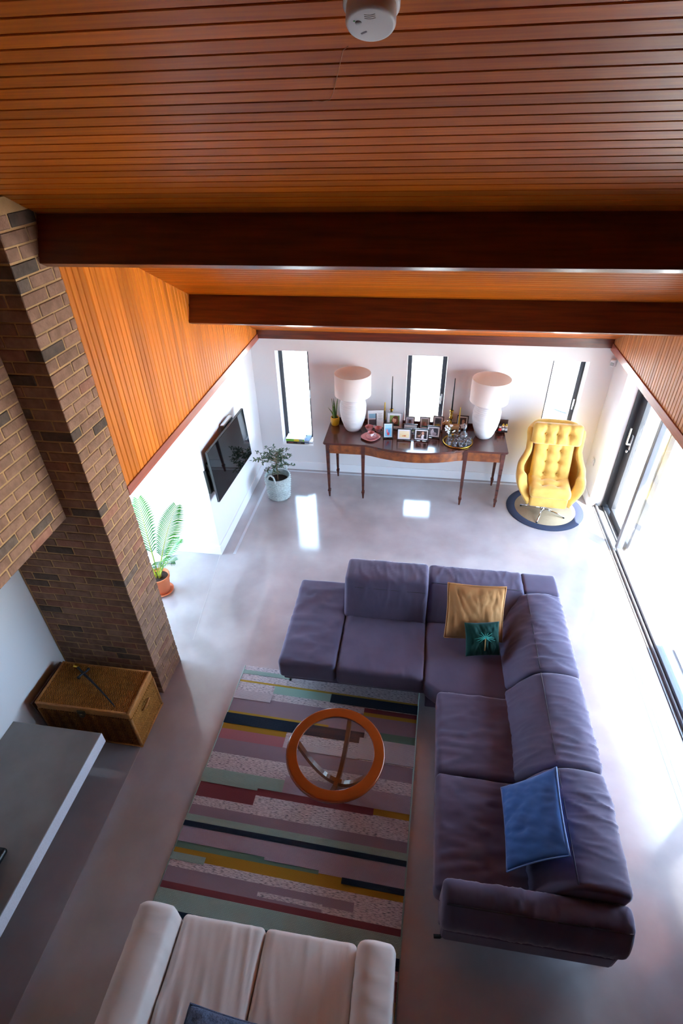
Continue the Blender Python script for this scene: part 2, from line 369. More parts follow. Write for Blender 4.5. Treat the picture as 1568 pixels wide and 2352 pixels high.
def tag(o, label=None, cat=None, group=None, kind=None):
    if label: o['label'] = label
    if cat: o['category'] = cat
    if group: o['group'] = group
    if kind: o['kind'] = kind
    return o
def struct(o): o['kind'] = 'structure'; return o
def thing(name, loc, label, cat, group=None, rz=0.0):
    o = bpy.data.objects.new(name, None); COL.objects.link(o); o.location = loc; o.rotation_euler.z = rz; o.empty_display_size = 0.1
    return tag(o, label, cat, group)
def link(name, me, parent, loc=(0, 0, 0), rot=None):
    o = bpy.data.objects.new(name, me); COL.objects.link(o); o.parent = parent; o.location = loc
    if rot: o.rotation_euler = rot
    return o
def copy_tree(o, parent=None):
    c = o.copy(); COL.objects.link(c)
    if parent: c.parent = parent
    for ch in list(o.children): copy_tree(ch, c)
    return c
def bez(a, b, c, n=12):
    a, b, c = Vector(a), Vector(b), Vector(c)
    return [a * (1 - t) ** 2 + b * 2 * t * (1 - t) + c * t * t for t in [i / n for i in range(n + 1)]]

# ------------------------------------------------------------------ room shell
XL, XLC, XP, XH, XN = -2.285, -2.167, -2.16, -2.428, -3.05     # far left wall, left cladding, pillar side, hood side, hearth wall
XR, XRC, YB = 2.30, 2.209, 6.73                                  # right wall, right cladding, back wall
ZC = 1.975
SL = 0.49; ANG = math.atan(SL)
def ceil_z(y): return 5.365 - SL * y
floor = struct(MB().bx(-3.85, 2.36, -2.8, 6.9, -0.2, 0.0).build('floor', 'concrete'))
for p0, p1, wd in (((-2.139, 2.62), (-2.139, -1.0), 0.006), ((-2.29, 4.66), (-2.13, 3.35), 0.006), ((2.20, 3.78), (2.20, 0.0), 0.006)):
    d = Vector((p1[0] - p0[0], p1[1] - p0[1], 0)); a = math.atan2(d.y, d.x)
    MB().box(((p0[0] + p1[0]) / 2, (p0[1] + p1[1]) / 2, 0.0003), (d.length, wd, 0.001), rot=Matrix.Rotation(a, 3, 'Z')).build('floor_joint', 'joint', floor)
inl = MB().bx(-2.14, -2.108, 4.70, 6.672, 0.0, 0.002); inl.bx(-2.108, 2.22, 6.64, 6.672, 0.0, 0.002)
inl.build('inlay_strip', 'inlay', floor)
MB().bx(2.150, 2.185, 0.0, 4.4, 0.0, 0.002).build('inlay_strip', 'inlay', floor)

def wall_with_holes(x0, x1, z0, z1, holes, y0, y1):
    mb = MB(); xs = x0
    for hx0, hx1, hz0, hz1 in holes:
        mb.bx(xs, hx0, y0, y1, z0, z1)
        if hz0 > z0: mb.bx(hx0, hx1, y0, y1, z0, hz0)
        mb.bx(hx0, hx1, y0, y1, hz1, z1); xs = hx1
    mb.bx(xs, x1, y0, y1, z0, z1)
    return mb
WIN = ((-1.96, -1.51, 0.43, 1.81), (-0.21, 0.295, 0.43, 1.80), (1.575, 2.003, 0.43, 1.79))
struct(wall_with_holes(-2.45, 2.9, 0, 2.3, WIN, YB, 7.03).build('wall_back', 'plaster'))
struct(MB().bx(-2.45, XL, 4.68, YB, 0, 2.3).bx(-3.85, -2.45, 4.68, 4.80, 0, 2.3).build('wall_left', 'plaster'))
rec = MB().bx(-3.85, XN, 2.85, 3.10, 0, 2.3)
rec.bx(-3.85, -3.72, 3.10, 3.14, 0, 2.3).bx(-3.85, -3.72, 4.65, 4.68, 0, 2.3).bx(-3.85, -3.72, 3.14, 4.65, 2.03, 2.3)
struct(rec.build('wall_recess', 'plaster'))
struct(MB().bx(-3.85, -2.30, 3.10, 4.68, 2.06, 2.3).build('ceiling_recess', 'plaster'))
struct(MB().bx(-3.25, XN, -2.8, 2.85, 0, 6.6).build('wall_hearth', 'plaster'))
struct(MB().bx(-3.25, 2.9, -2.95, -2.8, 0, 6.9).build('wall_front', 'beam'))
struct(MB().bx(XR, 2.62, 6.24, YB, 0, 2.04).build('wall_right', 'plaster'))
struct(MB().bx(XR, 2.62, -2.8, 1.72, 0, 2.04).build('wall_right_near', 'trim'))
struct(MB().bx(-3.05, 2.3, -2.8, -0.25, 2.62, 2.85).build('floor_gallery', 'beam'))
# skirting boards
struct(MB().bx(XL, XR, YB - 0.016, YB, 0.0, 0.13, 0.004).build('baseboard_back', 'skirting'))
struct(MB().bx(XL, XL + 0.016, 4.68, YB - 0.016, 0.0, 0.13, 0.004).bx(-3.71, XL + 0.016, 4.664, 4.68, 0.0, 0.13, 0.004).build('baseboard_left', 'skirting'))
struct(MB().bx(XR - 0.016, XR, 6.25, YB - 0.016, 0.0, 0.13, 0.004).build('baseboard_right', 'skirting'))

# ceiling: backing slab with a dark face, boards on it one by one
NRM = Vector((0, SL, 1)).normalized(); TAN = Vector((0, 1, -SL)).normalized()
def slope_pt(x, y, off=0.0): return Vector((x, y, ceil_z(y))) + NRM * off
cb = MB()
P8 = [slope_pt(x, y, o) for x in (-3.25, 2.9) for y in (-2.95, 7.1) for o in (0.016, 0.2)]
V8 = [cb.bm.verts.new(p) for p in P8]
for f in ((0, 1, 3, 2), (4, 6, 7, 5), (0, 4, 5, 1), (2, 3, 7, 6), (0, 2, 6, 4), (1, 5, 7, 3)): cb.bm.faces.new([V8[i] for i in f])
ceiling = struct(cb.build('ceiling', 'groove'))
BW = 0.0608
def board_mesh(L):
    return MB().box((0, 0, 0.008), (L, BW - 0.0055, 0.016), 0.002, seg=1).build('board', 'board_c', data=True)
bmc = board_mesh(5.36)
y = 1.30
while y < 6.70:
    yc = y + 0.5 * BW * math.cos(ANG)
    p = slope_pt(-0.37, yc); link('board', bmc, ceiling, p, (-ANG, 0, 0))
    y += BW * math.cos(ANG)
# upper side walls clad in vertical boards
def clad(name, X, sgn, y0, y1, m):
    mb = MB(); t = 0.10
    a, b = (X + sgn * 0.016, X + sgn * t)
    pts = [(y0, 2.0), (y1, 2.0), (y1, ceil_z(y1) + 0.02), (y0, ceil_z(y0) + 0.02)]
    lo = [mb.bm.verts.new((a, p[0], p[1])) for p in pts]; hi = [mb.bm.verts.new((b, p[0], p[1])) for p in pts]
    mb.bm.faces.new(lo); mb.bm.faces.new(hi[::-1])
    for i in range(4): mb.bm.faces.new((lo[i], lo[(i + 1) % 4], hi[(i + 1) % 4], hi[i]))
    wo = struct(mb.build(name, 'groove'))
    y = y0; bw = 0.0608
    while y + bw * 0.5 < y1:
        e = min(y + bw, y1); q = MB(); v = []
        ch = 0.007; ya, yb = y + 0.001, e - 0.001
        for (yy, xx) in ((ya, X + sgn * 0.016), (ya, X + sgn * ch), (ya + ch, X), (yb - ch, X), (yb, X + sgn * ch), (yb, X + sgn * 0.016)):
            v.append((q.bm.verts.new((xx, yy, 2.03)), q.bm.verts.new((xx, yy, ceil_z(yy) + 0.004))))
        for (p0, p1), (r0, r1) in zip(v, v[1:]): q.bm.faces.new((p0, r0, r1, p1))
        q.bm.faces.new([p[0] for p in v]); q.bm.faces.new([p[1] for p in v][::-1])
        q.build('board', m, wo); y = e
clad('wall_left_upper', XLC, -1, 3.105, YB, 'board_w')
clad('wall_right_upper', XRC, 1, 2.60, YB, 'board_r')
struct(MB().bx(XRC + 0.03, 2.62, -2.8, 2.60, 2.04, 6.7).build('wall_right_upper_near', 'board_r'))
struct(MB().bx(XL - 0.05, XLC + 0.012, 3.10, YB, 1.955, 2.035, 0.004).build('trim_1', 'trim'))
struct(MB().bx(XRC - 0.012, 2.62, 0.3, YB, 1.945, 2.035, 0.004).build('trim_2', 'trim'))
struct(MB().bx(XLC, XRC, YB - 0.035, YB, ZC, 2.12, 0.003).build('trim_3', 'beam'))
# beams: square to the slope
for (yb_, zb_, x0, lab) in ((2.941, 3.636, -2.30, 'deep dark-stained timber beam crossing the ceiling nearest the camera, its end in the brick pillar'),
                            (4.741, 2.765, -2.175, 'dark-stained timber beam crossing the ceiling second from the camera, above the sideboard wall')):
    mb = MB(); L = 2.62 - x0
    mb.box((L / 2, 0.034, 0.135), (L, 0.068, 0.27), 0.004)
    m4 = Matrix.Rotation(-ANG, 4, 'X'); mb.xf(m4)
    o = mb.build('ceiling_beam', 'beam'); o.location = (x0, yb_, zb_); tag(o, lab, 'beam', 'ceiling beams')

# ------------------------------------------------------------------ brickwork
BR = {}
def brick_me(lx, ly, lz, m):
    k = (round(lx, 4), round(ly, 4), round(lz, 4), m)
    if k not in BR: BR[k] = MB().box((0, 0, 0), (lx, ly, lz), 0.004, seg=1).build('brick', m, data=True)
    return BR[k]
def brick_kind():
    q = rnd.random(); return 'brick_dark' if q < 0.05 else 'brick_red' if q < 0.11 else 'brick'
def put_brick(parent, x0, x1, y0, y1, z0, z1, jit=0.0015):
    me = brick_me(x1 - x0, y1 - y0, z1 - z0, brick_kind())
    o = link('brick', me, parent, Vector(((x0 + x1) / 2, (y0 + y1) / 2, (z0 + z1) / 2)) - parent.location)
    o.location += Vector([rnd.uniform(-jit, jit) for _ in range(3)])
PY0, PY1 = 2.71, 3.103
pil = thing('brick_pillar', (-2.6, 2.9, 0), 'tall brown brick pillar rising from the floor behind the wicker chest to the ceiling', 'pillar')
mm = 0.005
MB().bx(XN + 0.002, XP - mm, PY0 + mm, PY1 - mm, 0, 3.97).build('mortar', 'mortar', pil)
for c in range(53):
    z0 = c * 0.075 + 0.005; z1 = z0 + 0.065
    if z1 > 3.92: break
    ev = c % 2 == 0
    # corner brick, then along the side, then along the front
    if ev: cy, cx = 0.215, 0.1025
    else: cy, cx = 0.1025, 0.215
    put_brick(pil, XP - cx, XP, PY0, PY0 + cy, z0, z1)
    y = PY0 + cy + 0.010
    for ln in ((0.168,) if ev else (0.215, 0.0555)):
        put_brick(pil, XP - 0.1025, XP, y, min(y + ln, PY1), z0, z1); y += ln + 0.010
    x = XP - cx - 0.010; lim = XN + 0.02 if z0 < 1.95 else XH - 0.12
    while x > lim + 0.03:
        ln = min(0.215, x - lim)
        put_brick(pil, x - ln, x, PY0, PY0 + 0.1025, z0, z1); x -= ln + 0.010
hood = thing('brick_chimney_hood', (-2.7, 1.6, 2.0), 'brown brick chimney hood overhanging the white wall left of the brick pillar', 'chimney')
HZ = 2.008
mb = MB(); v = []
for (yy, zz) in ((0.4, HZ + 0.004), (PY0 - 0.002, HZ + 0.004), (PY0 - 0.002, ceil_z(PY0)), (0.4, ceil_z(0.4))):
    v.append((mb.bm.verts.new((XN + 0.002, yy, zz)), mb.bm.verts.new((XH - mm, yy, zz))))
for i in range(4):
    a, b = v[i], v[(i + 1) % 4]; mb.bm.faces.new((a[0], b[0], b[1], a[1]))
mb.bm.faces.new([p[0] for p in v]); mb.bm.faces.new([p[1] for p in v][::-1])
mb.build('mortar', 'mortar', hood)
for c in range(34):
    z0 = HZ + c * 0.075; z1 = z0 + 0.065; y = PY0 - 0.004
    first = 0.215 if c % 2 == 0 else 0.1025
    if c == 0: first = 0.16
    while y > 1.05 and ceil_z(y) > z1 + 0.02:
        ln = first; first = 0.215
        put_brick(hood, XH - 0.1025, XH, y - ln, y, z0, z1); y -= ln + 0.010
# concrete hearth, the stove on it, chest
hz = 0.42
o = MB().bx(XN, -2.292, -1.6, 2.035, hz - 0.115, hz, 0.004).build('hearth_slab', 'slab', at=(-2.7, 0.5, 0.305))
tag(o, 'long grey concrete hearth bench along the left wall, nearest the camera', 'hearth')
e_ = MB().bx(-2.293, -2.288, -1.6, 2.035, hz - 0.115, hz - 0.001).build('edge_face', 'slab_edge', o); e_['label'] = 'paler front edge'  # edge face coloured paler than the rest of the slab
MB().bx(XN, -2.75, -1.6, 1.6, 0.0, hz - 0.117).build('plinth', 'slab', o)
st = thing('wood_stove', (-2.75, 0.9, hz), 'black metal stove at the left picture edge standing on the grey hearth', 'stove')
MB().soft((-2.725, 0.88, hz + 0.24), (0.247, 0.278, 0.20), 0.045, (2, 2, 2)).build('body', 'black_metal', st)
MB().bx(-2.94, -2.52, 0.66, 1.10, hz + 0.44, hz + 0.46, 0.006).build('top_plate', 'black_metal', st)
MB().bx(-2.485, -2.470, 0.70, 1.06, hz + 0.09, hz + 0.40, 0.005).build('door', 'black', st)
for k in range(4): MB().bx(-2.62, -2.58, 1.150, 1.160, hz + 0.10 + 0.06 * k, hz + 0.12 + 0.06 * k, 0.002).build('vent_slot', 'alu_l', st)
MB().soft((-2.71, 0.90, hz + 0.026), (0.245, 0.268, 0.025), 0.024, (2, 2, 1)).build('base_plate', 'black', st)
for k in range(2): MB().box((-2.470, 1.07 + 0.045 * k, hz + 0.0505), (0.006, 0.022, 0.002), 0.0008).build('base_stud', 'alu_l', st)
for sx in (-2.9, -2.56):
    for sy in (0.68, 1.08): MB().lathe([(0, 0), (0.02, 0), (0.016, 0.06), (0, 0.06)], (sx, sy, hz), 12).build('leg', 'black_metal', st)

ch = thing('wicker_chest', (-2.535, 2.39, 0), 'honey-brown wicker chest with a lid, standing against the brick pillar', 'chest')
cx0, cx1, cy0, cy1, cz = -2.945, -2.125, 2.185, 2.602, 0.47
lid = 0.075
MB().bx(cx0 + 0.008, cx1 - 0.008, cy0 + 0.006, cy1 - 0.006, 0.012, cz - lid, 0.006).build('front_weave', 'wicker_f', ch)
MB().bx(cx1 - 0.020, cx1 - 0.004, cy0 + 0.02, cy1 - 0.02, 0.02, cz - lid - 0.004, 0.003).build('side_weave', 'wicker_s', ch)
lo_ = MB().bx(cx0, cx1, cy0, cy1, cz - lid + 0.003, cz - 0.004, 0.010).build('lid', 'cane', ch)
# woven lid top as real strands: rows across the depth
mb = MB(); nx = 74
for i in range(nx):
    xc = cx0 + 0.022 + (cx1 - cx0 - 0.044) * (i + 0.5) / nx
    pts = [(xc, cy0 + 0.014 + (cy1 - cy0 - 0.028) * k / 40, cz - 0.004 + 0.0035 * math.sin(k * math.pi / 1.6 + (i % 2) * math.pi)) for k in range(41)]
    mb.tube(pts, 0.0058, 5)
lw = mb.build('lid_weave', 'wicker', lo_); lw['kind'] = 'stuff'
mb = MB()
for xx in (cx0 + 0.012, cx1 - 0.012):
    mb.tube([(xx, cy0 + 0.004, cz - 0.002), (xx, cy1 - 0.004, cz - 0.002)], 0.012, 8)
for yy in (cy0 + 0.008, cy1 - 0.008): mb.tube([(cx0 + 0.004, yy, cz - 0.004), (cx1 - 0.004, yy, cz - 0.004)], 0.010, 8)
mb.build('lid_binding', 'cane', lo_)
mb = MB(); nx = 66
for i in range(nx):                                        # woven front strands
    xc = cx0 + 0.02 + (cx1 - cx0 - 0.04) * (i + 0.5) / nx
    mb.tube([(xc, cy0 + 0.005 - 0.003 * math.sin(k * math.pi / 1.6 + (i % 2) * math.pi), 0.02 + (cz - lid - 0.025) * k / 30) for k in range(31)], 0.0062, 4)
fw = mb.build('front_strands', 'wicker_f', ch); fw['kind'] = 'stuff'
mb = MB(); ny = 34
for i in range(ny):                                        # woven end strands
    yc = cy0 + 0.02 + (cy1 - cy0 - 0.04) * (i + 0.5) / ny
    mb.tube([(cx1 - 0.006 + 0.003 * math.sin(k * math.pi / 1.6 + (i % 2) * math.pi), yc, 0.02 + (cz - lid - 0.03) * k / 30) for k in range(31)], 0.0062, 4)
ew = mb.build('end_strands', 'wicker_s', ch); ew['kind'] = 'stuff'
for xx, yy in ((cx0 + 0.008, cy0 + 0.008), (cx1 - 0.008, cy0 + 0.008), (cx0 + 0.008, cy1 - 0.008), (cx1 - 0.008, cy1 - 0.008)):
    MB().tube([(xx, yy, 0.0), (xx, yy, cz - lid)], 0.013, 8).build('corner_post', 'cane', ch)
MB().tube([(cx0, cy0 + 0.004, 0.015), (cx1, cy0 + 0.004, 0.015)], 0.012, 8).tube([(cx1 - 0.004, cy0, 0.015), (cx1 - 0.004, cy1, 0.015)], 0.012, 8).build('base_binding', 'cane', ch)
la = MB().box((-2.545, cy0 - 0.004, cz - 0.05), (0.07, 0.012, 0.045), 0.004).lathe([(0, 0), (0.024, 0), (0.02, 0.01), (0, 0.014)], (-2.545, cy0 - 0.006, cz - 0.085), 16, Matrix.Rotation(R(90), 4, 'X')).build('latch', 'old_brass', ch)
MB().tube([(cx1 + 0.004, 2.34, 0.30), (cx1 + 0.02, 2.35, 0.325), (cx1 + 0.03, 2.395, 0.335), (cx1 + 0.02, 2.44, 0.325), (cx1 + 0.004, 2.45, 0.30)], 0.008, 8).tube([(cx1 + 0.004, 2.34, 0.30), (cx1 + 0.012, 2.395, 0.285), (cx1 + 0.004, 2.45, 0.30)], 0.006, 8).build('handle', 'cane', ch)
sw = thing('sword', (-2.5, 2.38, cz + 0.008), 'short old sword with a dark grip lying across the wicker chest lid', 'sword')
a, b = Vector((-2.79, 2.56, cz + 0.024)), Vector((-2.253, 2.225, cz + 0.022)); dv = (b - a).normalized(); pv = Vector((-dv.y, dv.x, 0))
g0 = a + dv * 0.13
mb = MB(); n = 14; P = []
for i in range(n + 1):
    t = i / n; c = g0.lerp(b, t) + pv * 0.005 * math.sin(t * math.pi); wd = 0.011 * (1 - 0.55 * t) if t < 0.96 else 0.002
    P.append([c - pv * wd, c + Vector((0, 0, 0.004)), c + pv * wd, c - Vector((0, 0, 0.004)), c - pv * wd])
mb.grid(P); mb.build('blade', 'iron', sw)
MB().tube([a + dv * 0.03, a + dv * 0.08, g0], lambda t: 0.012 + 0.004 * math.sin(t * 9), 8).build('grip', 'wax_black', sw)
MB().tube([g0 - pv * 0.055 + dv * 0.012, g0 - pv * 0.03, g0, g0 + pv * 0.03, g0 + pv * 0.055 - dv * 0.012], lambda t: 0.009 + 0.005 * abs(2 * t - 1) ** 3, 8).build('crossguard', 'iron', sw)
MB().soft(a + dv * 0.012, (0.024, 0.020, 0.016), 0.012, (1, 1, 1)).build('pommel', 'brass', sw)
bd = MB().box((-2.998, 2.425, 0.205), (0.018, 0.43, 0.40), 0.003, rot=Matrix.Rotation(R(-5), 3, 'Y')).build('brown_board', 'board_brown', at=(-2.998, 2.425, 0))
tag(bd, 'flat dark brown board standing on edge between wicker chest and white wall', 'board')

# ------------------------------------------------------------------ back windows
for i, (x0, x1, z0, z1) in enumerate(WIN):
    yf = 6.90
    wn = thing('window_%d' % (i + 1), ((x0 + x1) / 2, yf, z0), None, None); wn['kind'] = 'structure'
    f = MB(); fw_ = 0.055
    f.bx(x0, x0 + fw_, yf, yf + 0.07, z0, z1, 0.004).bx(x1 - fw_, x1, yf, yf + 0.07, z0, z1, 0.004)
    f.bx(x0 + fw_, x1 - fw_, yf, yf + 0.07, z0, z0 + 0.05, 0.004).bx(x0 + fw_, x1 - fw_, yf, yf + 0.07, z1 - 0.05, z1, 0.004)
    f.build('window_frame', 'alu', wn)
    MB().bx(x0 + fw_ - 0.005, x1 - fw_ + 0.005, yf + 0.032, yf + 0.040, z0 + 0.045, z1 - 0.045).build('pane', 'glass', wn)
    MB().bx(x0 - 0.0, x1 + 0.0, YB - 0.025, yf, z0 - 0.02, z0 + 0.002, 0.003).build('window_sill', 'reveal', wn)
    hx = x1 - 0.028
    MB().box((hx, yf - 0.008, 1.18), (0.022, 0.016, 0.10), 0.003).box((hx - 0.004, yf - 0.03, 1.20), (0.014, 0.03, 0.014), 0.003).box((hx - 0.010, yf - 0.042, 1.15), (0.014, 0.012, 0.11), 0.004).build('handle', 'steel', wn)

# ------------------------------------------------------------------ sliding doors on the right
d1 = thing('door_1', (2.54, 5.76, 0), None, None); d1['kind'] = 'structure'
ZT = 1.99
f = MB().bx(2.525, 2.585, 6.05, 6.235, 0.06, ZT, 0.004).bx(2.525, 2.585, 5.26, 5.31, 0.06, ZT, 0.004).bx(2.525, 2.585, 5.31, 6.05, 0.02, 0.11, 0.004)
f.build('door_frame', 'alu', d1)
MB().bx(2.550, 2.558, 5.30, 6.06, 0.10, ZT).build('pane', 'glass', d1)
hd = MB().box((2.518, 6.10, 1.05), (0.014, 0.035, 0.20), 0.004).box((2.490, 6.10, 1.03), (0.05, 0.022, 0.022), 0.004).box((2.470, 6.10, 1.13), (0.018, 0.026, 0.22), 0.006)
hd.build('handle', 'steel', d1)
MB().lathe([(0, 0), (0.017, 0), (0.017, 0.03), (0.010, 0.034), (0, 0.034)], (2.520, 6.10, 0.93), 14, Matrix.Rotation(R(-90), 4, 'Y')).build('lock', 'steel', d1)
d2 = thing('door_2', (2.43, 3.5, 0), None, None); d2['kind'] = 'structure'
f = MB().bx(2.405, 2.470, 5.27, 5.335, 0.06, ZT, 0.004).bx(2.405, 2.470, 2.50, 5.27, 0.03, 0.085, 0.004).bx(2.405, 2.470, 2.44, 2.50, 0.03, ZT, 0.004)
f.build('door_frame', 'alu_mid', d2); MB().bx(2.433, 2.441, 2.49, 5.28, 0.08, ZT).build('pane', 'glass', d2)
d3 = thing('door_3', (2.54, 2.2, 0), None, None); d3['kind'] = 'structure'
f = MB().bx(2.525, 2.585, 2.44, 2.50, 0.03, ZT, 0.004).bx(2.525, 2.585, 1.77, 2.44, 0.03, 0.085, 0.004).bx(2.525, 2.585, 1.72, 1.77, 0.03, ZT, 0.004)
f.build('door_frame', 'alu', d3); MB().bx(2.550, 2.558, 1.765, 2.45, 0.08, ZT).build('pane', 'glass', d3)
tr = MB().bx(2.36, 2.62, 1.72, 6.24, -0.05, 0.012)
tr.bx(2.385, 2.402, 1.72, 6.24, 0.012, 0.05, 0.002).bx(2.474, 2.484, 1.72, 6.24, 0.012, 0.035, 0.002).bx(2.590, 2.605, 1.72, 6.24, 0.012, 0.035, 0.002)
struct(tr.build('trim_4', 'alu_l'))
struct(MB().bx(2.46, 2.64, 6.215, 6.2395, 0.0, 2.04, 0.003).build('trim_5', 'alu'))
struct(MB().bx(2.385, 2.60, 1.72, 6.24, ZT - 0.02, 2.04, 0.003).build('trim_6', 'alu'))
# recess doorway glazing
d4 = thing('door_4', (-3.8, 3.9, 0), None, None); d4['kind'] = 'structure'
MB().bx(-3.82, -3.77, 3.142, 3.19, 0, 2.03).bx(-3.82, -3.77, 4.60, 4.648, 0, 2.03).bx(-3.82, -3.77, 3.19, 4.60, 0, 0.06).bx(-3.82, -3.77, 3.19, 4.60, 1.98, 2.03).build('door_frame', 'alu', d4)
MB().bx(-3.80, -3.792, 3.185, 4.605, 0.055, 1.985).build('pane', 'glass', d4)
# outside
g = MB().bx(2.62, 30, -20, 30, -0.25, -0.05).bx(-30, 2.62, 7.03, 30, -0.25, -0.05).bx(-30, -3.85, -20, 7.03, -0.25, -0.05)
struct(g.build('ground_terrace', 'paving'))
struct(MB().bx(2.62, 2.92, -3, 7.6, 2.20, 2.32).build('trim_7', 'reveal'))
struct(MB().bx(2.62, 4.40, -3, 2.93, 2.20, 2.32).bx(3.25, 3.36, 2.86, 2.97, -0.05, 2.20).build('unseen_canopy', 'reveal'))  # unseen canopy and post; roof deepened to cut sky light near the camera

gt = thing('garden_table', (2.31, 8.0, -0.05), 'pale round metal garden table outside the right-hand back window', 'table')
MB().lathe([(0, 0.742), (0.40, 0.742), (0.415, 0.735), (0.42, 0.72), (0.41, 0.715), (0, 0.72)], (0, 0, 0), 48).build('top', 'pvc', gt, world=False)
MB().tube([(0.418 * math.cos(2 * math.pi * k / 48), 0.418 * math.sin(2 * math.pi * k / 48), 0.73) for k in range(49)], 0.014, 8).build('rim', 'alu', gt, world=False)
MB().lathe([(0, 0), (0.22, 0.001), (0.22, 0.02), (0.03, 0.05), (0.03, 0.72), (0, 0.72)], (0, 0, 0), 24).build('pedestal', 'alu_mid', gt, world=False)

# ------------------------------------------------------------------ rug
TLx, TLy = -1.499, 3.109; RA = math.atan2(3.062 - 3.109, 1.667); RW = 1.667; RLEN = 2.42
RUGM = ['#b9b4b8|#4b4a5c|m', '#8fb0a6|f', '#a98a30|f', '#16263c|c', '#c7bec6|c', '#8d7b88|f', '#74383f|f', '#a56a74|f', '#9db5ac|c', '#b3a0af|c', '#5d7a6d|f', '#a07a22|f', '#857582|m2']
rm = []
for i, d in enumerate(RUGM):
    p = d.split('|')
    if p[-1] == 'm': m_ = marl('rug_marl', '#cfc5cb', '#5c5866')
    elif p[-1] == 'm2': m_ = marl('rug_marl_fine', '#b9abb2', '#6a5f6e')
    elif p[-1] == 'c':
        c = lin(p[0]); h2 = tuple(x * 0.74 for x in c)
        m_ = weave('rug_chunky_%d' % i, p[0], p[0], 0.013, 0.0085, 0.95, 0.8, 0.006); m_.node_tree.nodes['Brick Texture'].inputs['Mortar'].default_value = h2[:3] + (1,)
    else: m_ = weave('rug_flat_%d' % i, p[0], p[0], 0.012, 0.006, 0.95, 0.5, 0.003)
    rm.append(m_)
MA, MI, MU, NA, WH, MV, MR, RO, MG, LI, GR, OC, M2 = range(13)
patches = [(0, 1, 0, 2.42, MA), (0, .29, .05, .092, MG), (0, 1, .162, .182, MU), (.21, .535, .182, .264, MI), (.53, 1, .182, .268, NA),
    (0, .21, .276, .362, WH), (.0, .21, .362, .492, MV), (.21, .72, .335, .492, MV), (.72, 1, .276, .318, MR), (.72, 1, .318, .353, MU), (.72, 1, .353, .60, MV),
    (0, .55, .492, .514, MU), (.55, .72, .492, .514, MV), (0, .74, .514, .614, NA), (.78, 1, .491, .562, GR), (.74, .78, .491, .60, MA), (0, .345, .614, .666, OC), (0, .345, .666, .758, RO), (.345, .72, .614, .70, MA), (.72, 1, .562, .749, WH), (.345, .72, .70, .758, WH),
    (0, 1, .758, .882, MV), (0, 1, .882, 1.022, MA), (0, .40, 1.022, 1.137, MG), (.40, 1, .985, 1.118, LI), (0, .283, 1.137, 1.25, MR), (.283, .835, 1.118, 1.172, MR), (.835, 1, 1.118, 1.165, OC),
    (0, .283, 1.25, 1.314, MA), (.283, 1, 1.172, 1.314, MA), (0, 1, 1.314, 1.388, MV), (0, 1, 1.388, 1.437, MG), (0, 1, 1.437, 1.474, NA), (0, 1, 1.474, 1.60, LI), (.74, 1, 1.60, 1.614, LI),
    (0, .40, 1.58, 1.622, GR), (.40, .64, 1.598, 1.622, GR), (.64, .74, 1.598, 1.614, LI), (0, .152, 1.622, 1.655, OC), (.152, 1, 1.622, 1.69, OC), (.64, .74, 1.614, 1.622, OC), (.74, 1, 1.612, 1.65, NA), (0, .152, 1.655, 1.702, MG),
    (.152, 1, 1.69, 1.745, MA), (0, .152, 1.702, 1.745, MA), (0, .805, 1.745, 1.838, MV), (.805, 1, 1.745, 1.838, MA), (.41, .68, 1.79, 1.82, MA), (.68, .95, 1.80, 1.838, MA), (0, 1, 1.838, 1.879, MR), (0, 1, 1.879, 1.992, MG), (0, 1, 1.992, 2.055, NA), (0, 1, 2.055, 2.105, LI), (0, 1, 2.105, 2.20, MR), (0, 1, 2.20, 2.29, MU), (0, 1, 2.29, 2.42, MA)]
us = sorted({round(p[k], 4) for p in patches for k in (0, 1)}); vs_ = sorted({round(p[k], 4) for p in patches for k in (2, 3)})
HT = {NA: 0.014, WH: 0.014, MG: 0.013, LI: 0.012}
mb = MB()
for v0, v1 in zip(vs_, vs_[1:]):
    run = None; cells = []
    for u0, u1 in zip(us, us[1:]):
        uc, vc = (u0 + u1) / 2, (v0 + v1) / 2; k = MA
        for p in patches:
            if p[0] <= uc <= p[1] and p[2] <= vc <= p[3]: k = p[4]
        if cells and cells[-1][2] == k: cells[-1][1] = u1
        else: cells.append([u0, u1, k])
    for u0, u1, k in cells:
        mb.bx(u0 * RW, u1 * RW, -v1, -v0, 0.0, HT.get(k, 0.010), mi=k)
mb.tube([(0, 0, 0.007), (0, -RLEN, 0.007)], 0.006, 6, mi=MG).tube([(RW, 0, 0.007), (RW, -RLEN, 0.007)], 0.006, 6, mi=MG)
rug = mb.build('area_rug', rm); rug.location = (TLx, TLy, 0.001); rug.rotation_euler.z = RA
tag(rug, 'long woven rug striped in mauve, navy, mint, maroon and mustard under the round table', 'rug')

# ------------------------------------------------------------------ coffee table
tb = thing('coffee_table', (-0.445, 2.10, 0.012), 'round glass-topped coffee table with a polished teak ring, on the striped rug', 'table')
tz = 0.475
ro, ri = 0.368, 0.292
MB().lathe([(ri - 0.006, tz), (ri - 0.006, tz + 0.009), (ri - 0.005, tz + 0.0105), (ri - 0.002, tz + 0.011), (ri + 0.006, tz + 0.0115), (ro - 0.022, tz + 0.012), (ro - 0.012, tz + 0.0115), (ro - 0.006, tz + 0.009), (ro - 0.002, tz + 0.004), (ro, tz - 0.005), (ro - 0.002, tz - 0.016), (ro - 0.012, tz - 0.028), (ro - 0.024, tz - 0.034), (ri + 0.02, tz - 0.034), (ri, tz - 0.02), (ri - 0.006, tz)], (-0.445, 2.10, 0), 64).build('ring_top', 'teak', tb)
MB().lathe([(0, tz + 0.002), (ri + 0.003, tz + 0.002), (ri + 0.003, tz - 0.006), (0, tz - 0.006)], (-0.445, 2.10, 0), 64).flat().build('glass_top', 'table_glass', tb)
